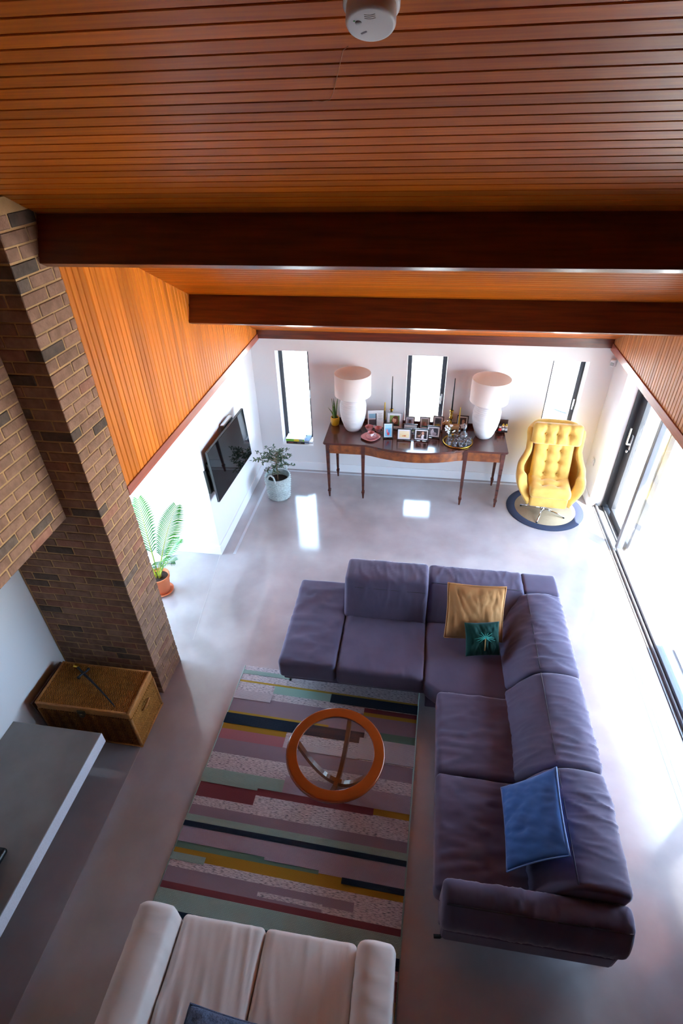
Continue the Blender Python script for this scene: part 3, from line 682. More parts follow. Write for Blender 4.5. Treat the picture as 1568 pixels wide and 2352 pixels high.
for k, rz in enumerate((R(-12), R(78))):
    P = []
    for i in range(25):
        s_ = -0.335 + 0.67 * i / 24; t = abs(s_) / 0.335
        zc = 0.014 + (tz - 0.05) * t ** 2.1; wd = 0.016; hh = 0.052 - 0.022 * t
        sl_ = (tz - 0.05) * 2.1 * t ** 1.1 / 0.335; nn = math.sqrt(1 + sl_ * sl_); sx = -math.copysign(sl_ / nn, s_) * hh; sz = hh / nn
        P.append([(s_, -wd, zc), (s_ + sx, -wd, zc + sz), (s_ + sx, wd, zc + sz), (s_, wd, zc), (s_, -wd, zc)])
    mb = MB(); V = mb.grid(P)
    for f in mb.bm.faces: f.smooth = False
    mb.xf(Matrix.Translation((-0.445, 2.10, 0)) @ Matrix.Rotation(rz, 4, 'Z'))
    bmesh.ops.remove_doubles(mb.bm, verts=mb.bm.verts[:], dist=1e-5)
    mb.build('curved_leg', 'teak_dark', tb)

# ------------------------------------------------------------------ corner sofa
sf = thing('corner_sofa', (0.5, 2.7, 0), 'large grey velvet L-shaped corner sofa between the rug and the sliding doors', 'sofa')
V_ = 'velvet'
def wob(k, sd, amp=0.006):
    return lambda p: (p.x, p.y, p.z + amp * (fold(*((p.x * k[0] + sd, p.y * k[1]) if k[0] > k[1] else (p.y * k[1] + sd, p.x * k[0])), sd) + 0.4 * mnoise.noise(Vector((p.x * 4, p.y * 4, sd)))) * (1 if p.z > 0 else 0))
def seat(name, x0, x1, y0, y1, z0, z1, sd, crown=0.018, k=(4, 12), n=(30, 30, 3), r=0.04, amp=0.017):
    hx, hy, hz_ = (x1 - x0) / 2, (y1 - y0) / 2, (z1 - z0) / 2; wb = wob(k, sd, amp)
    def fn(p):
        q = wb(p); e = max(0, 1 - (p.x / hx) ** 2) * max(0, 1 - (p.y / hy) ** 2)
        return (q[0], q[1], q[2] + (crown * e ** 0.5 if p.z > 0 else 0))
    return MB().soft(((x0 + x1) / 2, (y0 + y1) / 2, (z0 + z1) / 2), (hx, hy, hz_), r, n, fn).build(name, V_, sf)
seat('end_seat', -1.085, -0.572, 2.86, 3.93, 0.235, 0.445, 1.3, k=(2.5, 9))
seat('seat', -0.568, 0.186, 2.85, 3.58, 0.235, 0.435, 2.7, k=(10, 3))
# corner seat with a chamfered inner corner
mb = MB(); hx, hy = 0.36, 0.43
def cfn(p):
    x, y_ = p.x, p.y
    if y_ < -0.31: x = max(x, -hx + (0.0 if y_ > -0.36 else 0.0))
    e = max(0, 1 - (x / hx) ** 2) * max(0, 1 - (y_ / hy) ** 2)
    yy = y_ + 0.10 * max(0, min(1, (-x - 0.22) / 0.14)) * max(0, min(1, (-y_ - 0.1) / 0.33))
    z = p.z + (0.014 * e ** 0.5 + 0.006 * mnoise.noise(Vector((x * 5, y_ * 9, 3))) if p.z > 0 else 0)
    return (x, yy, z)
mb.soft((0.19 + hx, 3.16, 0.335), (hx, hy, 0.10), 0.045, (12, 14, 3), cfn).build('corner_seat', V_, sf)
seat('seat', 0.296, 0.93, 2.075, 2.765, 0.235, 0.440, 5.1, k=(3, 11))
seat('seat', 0.292, 0.93, 1.335, 2.070, 0.235, 0.440, 6.9, k=(3, 11))
# base rails
MB().bx(-1.06, 0.21, 2.92, 3.88, 0.145, 0.240, 0.012).bx(0.21, 1.33, 2.79, 3.95, 0.145, 0.240, 0.012).bx(0.335, 1.33, 1.24, 2.79, 0.145, 0.240, 0.012).build('base_rail', V_, sf)
mb = MB().bx(0.186, 1.33, 3.86, 3.99, 0.17, 0.62, 0.02).bx(-0.58, 0.186, 3.80, 3.93, 0.17, 0.56, 0.02).bx(1.22, 1.345, 1.36, 3.90, 0.17, 0.60, 0.02)
mb.build('back_shell', V_, sf)
# back of the left bay, headrest raised and tipped forward (profile y,z)
MB().soft_extrude([(3.50, 0.40), (3.50, 0.55), (3.535, 0.70), (3.575, 0.80), (3.62, 0.835), (3.75, 0.83), (3.87, 0.815), (3.90, 0.775), (3.86, 0.70), (3.84, 0.55), (3.84, 0.40)], -0.585, 0.182, 0.035, 60, 'x', 0.007, 1.7, (10, 2)).build('raised_headrest', V_, sf)
PB = [(3.52, 0.40), (3.56, 0.55), (3.68, 0.69), (3.73, 0.725), (3.85, 0.725), (3.97, 0.715), (4.005, 0.68), (4.00, 0.55), (3.98, 0.40)]
MB().soft_extrude(PB, 0.192, 1.06, 0.035, 64, 'x', 0.006, 4.2, (10, 2)).build('backrest', V_, sf)
MB().soft_extrude([(3.70, 0.40), (3.70, 0.60), (3.72, 0.705), (3.80, 0.72), (3.95, 0.715), (4.005, 0.68), (4.00, 0.55), (3.98, 0.40)], 1.055, 1.375, 0.03, 10, 'x', 0.002, 2.2).build('corner_block', V_, sf)
PR = [(0.87, 0.38), (0.90, 0.53), (0.99, 0.66), (1.075, 0.722), (1.20, 0.738), (1.32, 0.722), (1.378, 0.68), (1.372, 0.55), (1.34, 0.38)]
for a0, a1, sd in ((2.842, 3.712, 9.1), (2.072, 2.838, 3.3), (1.350, 2.068, 7.7)):
    MB().soft_extrude(PR, a0, a1, 0.035, 72, 'y', 0.010, sd, (10, 1.5), 0.004).build('backrest', V_, sf)
# near arm: pillow top rolled over outer side (profile y,z swept along x)
MB().soft_extrude([(1.345, 0.32), (1.350, 0.50), (1.345, 0.605), (1.30, 0.634), (1.24, 0.615), (1.205, 0.575), (1.160, 0.47), (1.155, 0.39), (1.18, 0.335), (1.27, 0.31)], 0.325, 1.385, 0.045, 84, 'x', 0.008, 12.0, (12, 1.2)).build('armrest', V_, sf)
MB().bx(0.345, 1.355, 1.165, 1.34, 0.15, 0.345, 0.03).build('arm_panel', V_, sf)
# seams on top of the backs
for a0, a1 in ((2.86, 3.69), (2.09, 2.82), (1.37, 2.05)):
    MB().tube([(1.073, a0 + (a1 - a0) * k / 10, 0.727) for k in range(11)], 0.004, 5).build('seam', 'stitch', sf)
MB().tube([(0.35 + 1.01 * k / 16, 1.213, 0.597) for k in range(17)], 0.0045, 5).build('seam', 'stitch', sf)
MB().tube([(-0.56 + 0.72 * k / 10, 3.553, 0.752) for k in range(11)], 0.0035, 5).build('seam', 'stitch', sf)
MB().tube([(0.215 + 0.82 * k / 10, 3.725, 0.727) for k in range(11)], 0.0035, 5).build('seam', 'stitch', sf)
for (lx, ly, dx, dy) in ((-1.03, 3.0, 0.0, 0.05), (0.36, 1.225, 0.05, 0.02), (1.32, 1.235, -0.05, 0.02), (0.20, 3.05, 0.0, 0.05), (-1.03, 3.83, 0, -0.05), (1.28, 3.9, -0.04, -0.04)):
    zf = 0.016 if lx < 0.17 and ly < 3.1 else 0.002
    MB().tube([(lx + dx, ly + dy, 0.15), (lx, ly, zf + 0.004), (lx - dx * 0.8, ly - dy * 0.2, zf + 0.004)], 0.012, 6, flat=0.5).build('leg', 'black_metal', sf)

def cushion(name, corners_mid, W, H, T, rotm, m, label, pipe=None, seed=0.0, extra=None, flange=0.0, cat='cushion'):
    r = thing(name, corners_mid, label, cat); r.rotation_euler = rotm.to_euler()
    MB().pillow(W, H, T, 40, seed=seed, wr=0.009).build('cover', m, r, world=False)
    if pipe:
        e = 0.05; pts = []
        for sx, sy, tx, ty in ((-1, -1, 1, -1), (1, -1, 1, 1), (1, 1, -1, 1), (-1, 1, -1, -1)):
            for k in range(12):
                u = sx + (tx - sx) * k / 12; v = sy + (ty - sy) * k / 12
                pts.append((u * W / 2 * (1 - e * (1 - v * v)), v * H / 2 * (1 - e * (1 - u * u)), 0))
        pts.append(pts[0]); MB().tube(pts, flange or 0.006, 6).build('piping', pipe, r, world=False)
    if extra: extra(r)
    return r
def frame_rot(xa, ya):
    x = Vector(xa).normalized(); yv = Vector(ya); yv = (yv - x * yv.dot(x)).normalized(); z = x.cross(yv)
    return Matrix((x, yv, z)).transposed()
# tan cushion leaning on the backrest, green one in front of it
cushion('scatter_cushion', (0.60, 3.42, 0.705), 0.50, 0.50, 0.13, frame_rot((1, 0.02, 0.0), (0, 0.26, 0.47)), 'tan', 'tan velvet square cushion leaning in the sofa corner behind a small green one', 'tan', 2.0, flange=0.008)
def palm_print(r):
    T = lambda u, v: (u, v, 0.058 * (max(0, 1 - abs(u / 0.15) ** 2.6) ** 0.55) * (max(0, 1 - abs(v / 0.15) ** 2.6) ** 0.55) * 1.03 + 0.004)
    mb = MB()
    for k in range(13):
        a = R(-35 + 250 * k / 12); L = 0.060 + 0.012 * ((k * 5) % 3)
        P = [T(0.012 + L * t * math.cos(a) * 1.1, 0.025 + L * t * math.sin(a) * 0.8 - 0.012 * t * t) for t in (0, .25, .5, .75, 1)]
        mb.tube(P, lambda t: 0.0045 * (1 - 0.8 * t), 5)
    mb.build('palm_embroidery', 'teal_thread', r, world=False)
    MB().tube([T(0.012, 0.025), T(0.008, -0.03), T(0.004, -0.085)], 0.0045, 5).build('trunk_embroidery', 'gold_thread', r, world=False)
cushion('scatter_cushion', (0.665, 3.215, 0.60), 0.30, 0.30, 0.12, frame_rot((1, 0.16, 0.02), (0.02, 0.17, 0.25)), 'green', 'small bottle green cushion embroidered with a palm tree, in the sofa corner', None, 4.0, palm_print)
cushion('scatter_cushion', (0.875, 1.725, 0.675), 0.52, 0.46, 0.14, frame_rot((0.02, 1, 0.0), (0.28, 0.04, 0.34)), 'blue', 'plain blue velvet cushion with pale piping on the near end of grey sofa', 'blue_pipe', 6.0, flange=0.0055)

# ------------------------------------------------------------------ loveseat
lv = thing('loveseat', (-0.66, 0.55, 0), 'off-white two-seat sofa at the bottom of the picture, on the end of the striped rug', 'sofa')
CR = 'cream'
def lseat(x0, x1, sd):
    hx, hy, hz_ = (x1 - x0) / 2, 0.44, 0.09
    def fn(p):
        e = max(0, 1 - (p.x / hx) ** 2) * max(0, 1 - (p.y / hy) ** 2)
        z = p.z + ((0.02 * e ** 0.5 + 0.012 * fold(p.x * 9 + p.y * 1.5 + sd, p.y * 1.6, sd)) if p.z > 0 else 0)
        return (p.x, p.y, z)
    MB().soft(((x0 + x1) / 2, 0.56, 0.355), (hx, hy, hz_), 0.03, (40, 30, 3), fn).build('seat_cushion', CR, lv)
lseat(-1.185, -0.682, 1.0); lseat(-0.678, -0.142, 8.0)
for x0, x1, sd in ((-1.425, -1.188, 3.0), (-0.140, 0.075, 5.0)):
    c = (x0 + x1) / 2; hw = (x1 - x0) / 2
    MB().soft_extrude([(c - hw, 0.06), (c - hw - 0.004, 0.30), (c - hw, 0.52), (c - hw * 0.80, 0.60), (c - hw * 0.2, 0.632), (c + hw * 0.6, 0.62), (c + hw * 0.95, 0.585), (c + hw, 0.45), (c + hw, 0.25), (c + hw, 0.06)], 0.02, 0.985, 0.035, 60, 'y', 0.0035, sd, (11, 1.2)).build('armrest', CR, lv)
MB().bx(-1.19, -0.14, 0.06, 0.97, 0.07, 0.265, 0.015).build('base', CR, lv)
MB().soft_extrude([(-0.10, 0.07), (-0.12, 0.45), (-0.15, 0.76), (-0.09, 0.80), (0.02, 0.79), (0.09, 0.70), (0.115, 0.50), (0.11, 0.07)], -1.40, 0.06, 0.04, 20, 'x', 0.004, 2.0).build('backrest', CR, lv)
for xx in (-1.36, 0.02):
    for yy in (0.93, 0.0): MB().lathe([(0, 0.014), (0.022, 0.014), (0.028, 0.075), (0, 0.075)], (xx, yy, 0), 12).build('foot', 'teak_dark', lv)
MB().tube([(-1.42 + 0.2 * k / 8, 0.42 - 0.02 * math.sin(k / 8 * 3), 0.606 + 0.028 * math.sin(math.pi * k / 8)) for k in range(9)], 0.004, 5).build('arm_seam', 'china', lv)
cushion('bolster_cushion', (-0.70, 0.40, 0.575), 0.56, 0.36, 0.16, frame_rot((1, -0.06, 0.0), (0.0, 1, -0.12)), 'denim', 'blue-grey tweed cushion on the off-white sofa at the bottom picture edge', 'denim', 3.0)

# ------------------------------------------------------------------ sideboard table
sd = thing('sideboard_table', (-0.05, 6.36, 0), 'long antique mahogany bow-front sideboard table against the back wall', 'table')
DZ = 0.86
def outline(ov):
    pts = [(-1.20 - ov, 6.68), (-1.20 - ov, 6.055 - ov), (-0.675 + ov * 0.2, 6.055 - ov)]
    for k in range(1, 16):
        t = k / 16; x = -0.675 + 1.25 * t; pts.append((x, 6.075 - ov - 0.145 * math.sin(math.pi * t) ** 0.8))
    pts += [(0.575 - ov * 0.2, 6.055 - ov), (1.09 + ov, 6.055 - ov), (1.09 + ov, 6.68)]
    return pts
MB().prism(outline(0.025), DZ - 0.016, DZ).prism(outline(0.018), DZ - 0.030, DZ - 0.016).build('top', 'mahogany', sd)
fr = MB().prism(outline(-0.004), DZ - 0.165, DZ - 0.030).build('frieze', 'inlaid', sd)
for x in (-1.165, -0.70, 0.60, 1.055):
    MB().lathe([(0, 0), (0.020, 0), (0.018, 0.003), (0, 0.003)], (0, 0, 0), 20, Matrix.Translation((x, 6.059, DZ - 0.098)) @ Matrix.Rotation(R(90), 4, 'X') @ Matrix.Diagonal((1, 1.7, 1, 1))).build('oval_inlay', 'satinwood', fr)
MB().bx(-1.205, 1.095, 6.66, 6.68, DZ, DZ + 0.055, 0.003).build('back_rail', 'mahogany', sd)
def desk_leg(x, y):
    P = []
    for z, h in ((DZ - 0.03, 0.026), (0.20, 0.0165), (0.12, 0.0145), (0.118, 0.021), (0.095, 0.022), (0.09, 0.017), (0.02, 0.011), (0.0, 0.010)):
        P.append([(x - h, y - h, z), (x + h, y - h, z), (x + h, y + h, z), (x - h, y + h, z), (x - h, y - h, z)])
    mb = MB(); mb.grid(P)
    for f in mb.bm.faces: f.smooth = False
    bmesh.ops.remove_doubles(mb.bm, verts=mb.bm.verts[:], dist=1e-5); bmesh.ops.holes_fill(mb.bm, edges=mb.bm.edges[:])
    mb.build('leg', 'mahogany', sd)
for x, y in ((-1.172, 6.072), (-0.705, 6.072), (0.602, 6.072), (1.064, 6.072), (-1.135, 6.60), (1.064, 6.60)): desk_leg(x, y)

DT = DZ + 0.0012
def lamp(x, y, label):
    t = thing('table_lamp', (x, y, DT), label, 'lamp', 'white urn lamps on the sideboard')
    prof = [(0, 0.0), (0.088, 0.0), (0.098, 0.012)]
    key = [(0.0, 0.098), (0.08, 0.130), (0.17, 0.158), (0.27, 0.174), (0.36, 0.172), (0.43, 0.155), (0.475, 0.130), (0.50, 0.11)]
    n = 72
    for i in range(1, n):
        z = 0.012 + 0.488 * i / n
        for (z0, r0), (z1, r1) in zip(key, key[1:]):
            if z0 <= z <= z1: u = (z - z0) / (z1 - z0); u = u * u * (3 - 2 * u) * 0.4 + u * 0.6; r = r0 + (r1 - r0) * u; break
        rib = (0.0045 if z > 0.33 else 0.002) * math.sin(z * 2 * math.pi / 0.023)
        prof.append((r + rib, z))
    prof += [(0.10, 0.502), (0.045, 0.508), (0.03, 0.55), (0, 0.55)]
    MB().lathe(prof, (0, 0, 0), 48).build('base', 'ceramic', t, world=False)
    s0, s1, r = 0.505, 0.79, 0.236
    sh = MB().lathe([(r, s0), (r, s1), (r - 0.003, s1 + 0.003), (r - 0.005, s1)], (0, 0, 0), 56).lathe([(r - 0.005, s1), (r - 0.005, s0), (r, s0)], (0, 0, 0), 56, mi=1).build('shade', ['shade_o', 'shade_i'], t, world=False)
    ring = MB()
    for k in range(3):
        a = 2 * math.pi * k / 3; ring.tube([(0, 0, 0.55), (0.23 * math.cos(a), 0.23 * math.sin(a), 0.56)], 0.003, 5)
    ring.build('shade_carrier', 'steel', t, world=False)
    MB().lathe([(0, 0.55), (0.015, 0.55), (0.016, 0.60), (0.032, 0.64), (0.034, 0.66), (0.02, 0.69), (0, 0.695)], (0, 0, 0), 20).build('bulb', 'china', t, world=False)
    return t
lamp(-0.885, 6.45, 'big white ribbed urn lamp on the left end of the sideboard, beside the yellow pot')
lamp(0.835, 6.43, 'big white ribbed urn lamp on the right end of the sideboard, beside the crystal tray')
# snake plant
sp = thing('snake_plant', (-1.149, 6.555, DT), 'snake plant in a yellow pot at the left end of the sideboard', 'plant')
MB().lathe([(0, 0), (0.046, 0), (0.055, 0.02), (0.062, 0.06), (0.060, 0.105), (0.055, 0.118), (0.050, 0.118), (0.050, 0.10), (0, 0.10)], (0, 0, 0), 28).build('pot', 'yellow_pot', sp, world=False)
MB().lathe([(0, 0.104), (0.051, 0.102)], (0, 0, 0), 20).build('soil', 'soil', sp, world=False)
for k, (a, L, ln) in enumerate(((0.3, 0.30, 0.03), (1.9, 0.26, 0.05), (3.1, 0.28, 0.02), (4.4, 0.22, 0.05), (5.2, 0.16, 0.08), (2.6, 0.12, 0.10))):
    P = []
    for i in range(9):
        t = i / 8; wd = 0.016 * math.sin(math.pi * min(1, 0.25 + 0.75 * t)) + 0.001
        c = Vector((0.018 * math.cos(a) + ln * t * t * math.cos(a), 0.018 * math.sin(a) + ln * t * t * math.sin(a), 0.10 + L * t)); pv_ = Vector((-math.sin(a + 0.6 * t), math.cos(a + 0.6 * t), 0))
        P.append([c - pv_ * wd, c - Vector((math.cos(a), math.sin(a), 0)) * 0.003, c + pv_ * wd])
    mb = MB(); mb.grid(P); lf = mb.build('leaf', 'leaf_snake', sp, world=False)
    sm_ = lf.modifiers.new('thick', 'SOLIDIFY'); sm_.thickness = 0.003

# photo frames ---------------------------------------------------------------
def photo(x, y, w_, h_, rz, fm, art, label, mount=0.02, fwid=0.012, lean=14, cat='photo frame', stand=True):
    t = thing('framed_photo', (x, y, DT + 0.0055), label, cat, 'framed photographs on the sideboard', rz)
    L4 = Matrix.Rotation(R(-lean), 4, 'X')
    f = MB()
    f.box((0, 0, fwid / 2), (w_, 0.014, fwid), 0.002).box((0, 0, h_ - fwid / 2), (w_, 0.014, fwid), 0.002)
    f.box((-w_ / 2 + fwid / 2, 0, h_ / 2), (fwid, 0.014, h_ - 2 * fwid), 0.002).box((w_ / 2 - fwid / 2, 0, h_ / 2), (fwid, 0.014, h_ - 2 * fwid), 0.002)
    f.box((0, 0.007, h_ / 2), (w_ - 0.004, 0.004, h_ - 0.004)); f.xf(L4); f.build('frame', fm, t, world=False)
    iw, ih = w_ - 2 * fwid, h_ - 2 * fwid
    q = MB().box((0, 0.001, h_ / 2), (iw, 0.004, ih)); q.xf(L4); mo = q.build('mount_card', 'mount', t, world=False)
    pw, ph = iw - 2 * mount, ih - 2 * mount
    mats = []; q = MB()
    for k, (shape, c, *a) in enumerate(art):
        mats.append(flat(c)); yy = -0.0012 - 0.0004 * k
        if shape == 'r':
            u0, u1, v0, v1 = a; q.box(((u0 + u1) / 2 * pw, yy, h_ / 2 + (v0 + v1) / 2 * ph), ((u1 - u0) * pw, 0.0006, (v1 - v0) * ph), mi=k)
        else:
            u, v, ru, rv = a; n = 18; poly = [(u * pw + ru * pw * math.cos(2 * math.pi * i / n), v * ph + rv * ph * math.sin(2 * math.pi * i / n)) for i in range(n)]
            poly = [(max(-pw / 2, min(pw / 2, X)), max(-ph / 2, min(ph / 2, Y))) for X, Y in poly]
            q.prism(poly, 0, 0.0006, mi=k, mat4=Matrix.Translation((0, yy, h_ / 2)) @ Matrix.Rotation(R(90), 4, 'X'))
    q.xf(L4); q.build('photograph', mats, t, world=False)
    if stand:
        q = MB().box((0, 0.052, h_ * 0.30), (0.03, 0.003, h_ * 0.60), rot=Matrix.Rotation(R(12), 3, 'X')); q.build('easel_back', 'frame_black', t, world=False)
    return t
W0 = (-.5, .5, -.5, .5)
beach = [('r', '#7cc4e8', *W0), ('r', '#a9dcf0', -.5, .5, .2, .5), ('e', '#d77f93', -.18, -.05, .13, .17), ('e', '#4a8fd0', .12, -.1, .14, .2), ('e', '#c24b5e', .0, -.28, .2, .14)]
photo(-0.395, 6.235, 0.132, 0.205, R(8), 'frame_black', beach, 'upright black-framed bright blue beach photo, front row beside the pink tea set', 0.012)
sand = [('r', '#f1dfb4', *W0), ('r', '#f6e7c6', -.5, .5, .1, .5), ('e', '#d9825a', .05, -.22, .16, .11), ('e', '#e0a24e', -.15, -.25, .10, .07)]
photo(-0.188, 6.205, 0.188, 0.152, R(0), 'frame_black', sand, 'black landscape frame with a pale yellow beach picture, front row of the sideboard', 0.02)
couple = [('r', '#3d2a28', *W0), ('r', '#55403c', -.5, 0, -.5, .5), ('e', '#b98a78', -.22, -.02, .14, .28), ('e', '#3a2019', -.28, .16, .18, .26), ('e', '#c79a86', .12, .2, .12, .24), ('e', '#e4dfe4', .15, -.3, .16, .34), ('e', '#1a1a22', .38, -.32, .16, .4)]
photo(0.032, 6.215, 0.190, 0.155, R(-2), 'frame_black', couple, 'black landscape frame showing a smiling couple, front row of the sideboard', 0.016)
wed = [('r', '#6f6a72', *W0), ('e', '#3f3d46', .2, 0, .3, .5), ('e', '#c9c4cc', -.12, -.1, .18, .4), ('e', '#d8cfd2', -.1, .25, .08, .12), ('e', '#a49aa4', .12, -.25, .22, .2)]
photo(0.182, 6.315, 0.178, 0.155, R(-6), 'frame_black', wed, 'black frame with a grey wedding photo, behind the smiling couple frame', 0.016)
red = [('r', '#5f7d3d', *W0), ('r', '#87a35a', -.5, 0, .1, .5), ('e', '#7a3f25', .05, -.02, .36, .42), ('e', '#d9a68c', -.02, .06, .20, .24), ('e', '#6e3219', .1, .32, .26, .14), ('e', '#2c1c22', .05, -.5, .45, .18), ('e', '#b56a5c', -.02, -.05, .07, .03)]
photo(-0.335, 6.50, 0.212, 0.225, R(2), 'frame_grey', red, 'large silver-grey frame with a portrait of a red-haired woman, back row', 0.028, 0.014)
car = [('r', '#b9c0c4', *W0), ('r', '#7d8f6a', -.5, .5, -.5, -.1), ('e', '#27303f', -.05, -.12, .38, .18), ('r', '#dfe3e6', -.5, .5, .25, .5)]
photo(-0.118, 6.40, 0.190, 0.125, R(-3), 'frame_black', car, 'low black landscape frame with a green and grey view, middle row', 0.014)
kid = [('r', '#a8a3b2', *W0), ('e', '#8a5f55', .0, -.1, .24, .3), ('e', '#4a3230', .0, .12, .26, .2), ('e', '#58507a', 0, -.45, .4, .2)]
photo(-0.135, 6.58, 0.130, 0.145, R(-2), 'frame_brown', kid, 'small brown frame with a head portrait, back row before the middle window', 0.016)
two = [('r', '#8b8579', *W0), ('e', '#9b6a58', -.12, -.1, .2, .28), ('e', '#c99a86', .15, -.15, .18, .24), ('r', '#4c7a64', -.5, .5, -.5, -.34)]
photo(0.065, 6.54, 0.138, 0.165, R(-4), 'frame_brown', two, 'small brown frame with two faces, back row before the middle window', 0.016)
field = [('r', '#6c7480', *W0), ('r', '#8d8a52', -.5, .5, -.5, -.1), ('e', '#b79a48', .1, -.2, .3, .14), ('e', '#4b5560', -.1, .2, .4, .2)]
photo(0.235, 6.52, 0.142, 0.195, R(-10), 'frame_brown', field, 'upright brown frame with a dim grey landscape, right end of the back row', 0.016)
grp = [('r', '#5d4c48', *W0), ('e', '#c9a08c', .1, .05, .2, .26), ('e', '#e9e3df', .1, -.4, .4, .22), ('e', '#2b2224', -.25, .1, .14, .3)]
photo(0.560, 6.59, 0.150, 0.185, R(-4), 'frame_black', grp, 'black frame half hidden behind the crystal decanter on the sideboard', 0.018)
card = thing('photo_card', (-0.585, 6.50, DT + 0.008), 'large cream card with a pasted photo, behind the pink tea set', 'card', None, R(10))
q = MB().box((0, 0, 0.12), (0.21, 0.006, 0.235), 0.001).box((0.0, 0.05, 0.10), (0.02, 0.003, 0.19), 0, Matrix.Rotation(R(16), 3, 'X')); q.xf(Matrix.Rotation(R(-12), 4, 'X')); q.build('backing', 'paper', card, world=False)
q = MB().box((-0.045, -0.0045, 0.115), (0.105, 0.0008, 0.17)).box((-0.045, -0.0052, 0.165), (0.09, 0.0008, 0.06), mi=1).box((-0.045, -0.0052, 0.08), (0.09, 0.0008, 0.075), mi=2).box((0.005, -0.0058, 0.115), (0.012, 0.0008, 0.17), mi=3)
for k in range(9): q.box((0.062, -0.0045, 0.20 - 0.011 * k), (0.06 - 0.012 * (k % 3), 0.0006, 0.0022), mi=4)
q.xf(Matrix.Rotation(R(-12), 4, 'X')); q.build('pasted_photo', [flat('#cfc6c8'), flat('#8fb6c6'), flat('#4a3c40'), flat('#23222a'), flat('#8d8478')], card, world=False)
# candles ------------------------------------------------------------------------
def taper(x, y, hb, hc, rb, wax, holder, label, prof):
    t = thing('candlestick', (x, y, DT), label, 'candlestick')
    MB().lathe(prof, (0, 0, 0), 24).build('holder', holder, t, world=False)
    MB().lathe([(0, hb), (rb, hb), (rb * 0.55, hb + hc - 0.01), (0.001, hb + hc)], (0, 0, 0), 12).build('candle', wax, t, world=False)
BP = lambda h: [(0, 0), (0.045, 0), (0.046, 0.008), (0.03, 0.018), (0.013, 0.03), (0.02, h * 0.35), (0.011, h * 0.42), (0.013, h * 0.52), (0.026, h * 0.60), (0.011, h * 0.70), (0.020, h * 0.80), (0.012, h * 0.88), (0.027, h * 0.97), (0.024, h), (0.010, h), (0, h * 0.97)]
taper(-0.385, 6.600, 0.25, 0.46, 0.011, 'wax_black', 'brass', 'tall black taper candle in a brass holder, left of the middle window', BP(0.25))
taper(0.405, 6.60, 0.27, 0.445, 0.011, 'wax_black', 'brass', 'tall black taper candle in a brass holder, right of the middle window', BP(0.27))
GP = [(0, 0), (0.032, 0), (0.034, 0.012), (0.014, 0.03), (0.012, 0.06), (0.022, 0.075), (0.020, 0.09), (0.012, 0.09), (0, 0.08)]
taper(-0.475, 6.60, 0.085, 0.26, 0.012, 'wax_gold', 'crystal', 'slim gold candle in a low glass holder, behind the red-haired portrait frame', GP)
taper(0.510, 6.545, 0.085, 0.26, 0.011, 'wax_gold', 'crystal', 'slim gold candle in a low glass holder, near the crystal decanter', GP)
# tea set -----------------------------------------------------------------------
def scallop_plate(t, name, r, m, z, n=48, lob=8):
    P = []
    for rr, zz in ((0.0, 0.004), (0.35, 0.004), (0.62, 0.006), (0.85, 0.016), (1.0, 0.022), (1.0, 0.018), (0.84, 0.010), (0.6, 0.0), (0.0, 0.0)):
        P.append([(r * rr * (1 + 0.05 * (rr ** 3) * math.cos(lob * 2 * math.pi * i / n)) * math.cos(2 * math.pi * i / n), r * rr * (1 + 0.05 * (rr ** 3) * math.cos(lob * 2 * math.pi * i / n)) * math.sin(2 * math.pi * i / n), z + zz) for i in range(n + 1)])
    mb = MB(); mb.grid(P); bmesh.ops.remove_doubles(mb.bm, verts=mb.bm.verts[:], dist=1e-5); mb.build(name, m, t, world=False)
o = thing('plate', (-0.625, 6.235, DT), 'pink scalloped lustre plate at the front of the tea set', 'plate', None, R(10)); scallop_plate(o, 'dish', 0.125, 'pink', 0.0, lob=4)
o = thing('saucer', (-0.622, 6.240, DT + 0.0085), 'small pink saucer on the scalloped plate under a teacup', 'saucer'); scallop_plate(o, 'dish', 0.072, 'pink', 0.0)
def cup(x, y, z, s, label, rz, outer='china'):
    t = thing('teacup', (x, y, z), label, 'cup', 'pink china teacups', rz)
    pr = [(0, 0), (0.020, 0), (0.022, 0.004), (0.018, 0.008), (0.034, 0.022), (0.046, 0.050), (0.050, 0.062)]; ins = [(0.050, 0.062), (0.047, 0.060), (0.042, 0.045), (0.03, 0.022), (0, 0.014)]
    MB().lathe([(a * s, b * s) for a, b in pr], (0, 0, 0), 28).lathe([(a * s, b * s) for a, b in ins], (0, 0, 0), 28, mi=1).build('bowl', [outer, 'pink_d'], t, world=False)
    MB().tube([(0.044 * s, 0, 0.052 * s), (0.066 * s, 0, 0.056 * s), (0.070 * s, 0, 0.036 * s), (0.054 * s, 0, 0.022 * s), (0.036 * s, 0, 0.022 * s)], 0.0035, 6).build('handle', outer, t, world=False)
cup(-0.620, 6.240, DT + 0.0175, 0.95, 'white and pink china teacup sitting on the saucer', R(-5))
cup(-0.663, 6.415, DT, 1.15, 'wide pink china teacup, left one behind the plate', R(115), 'pink')
cup(-0.545, 6.405, DT, 1.05, 'pink china cup with a spout-like handle, right one behind the plate', R(-20), 'pink')
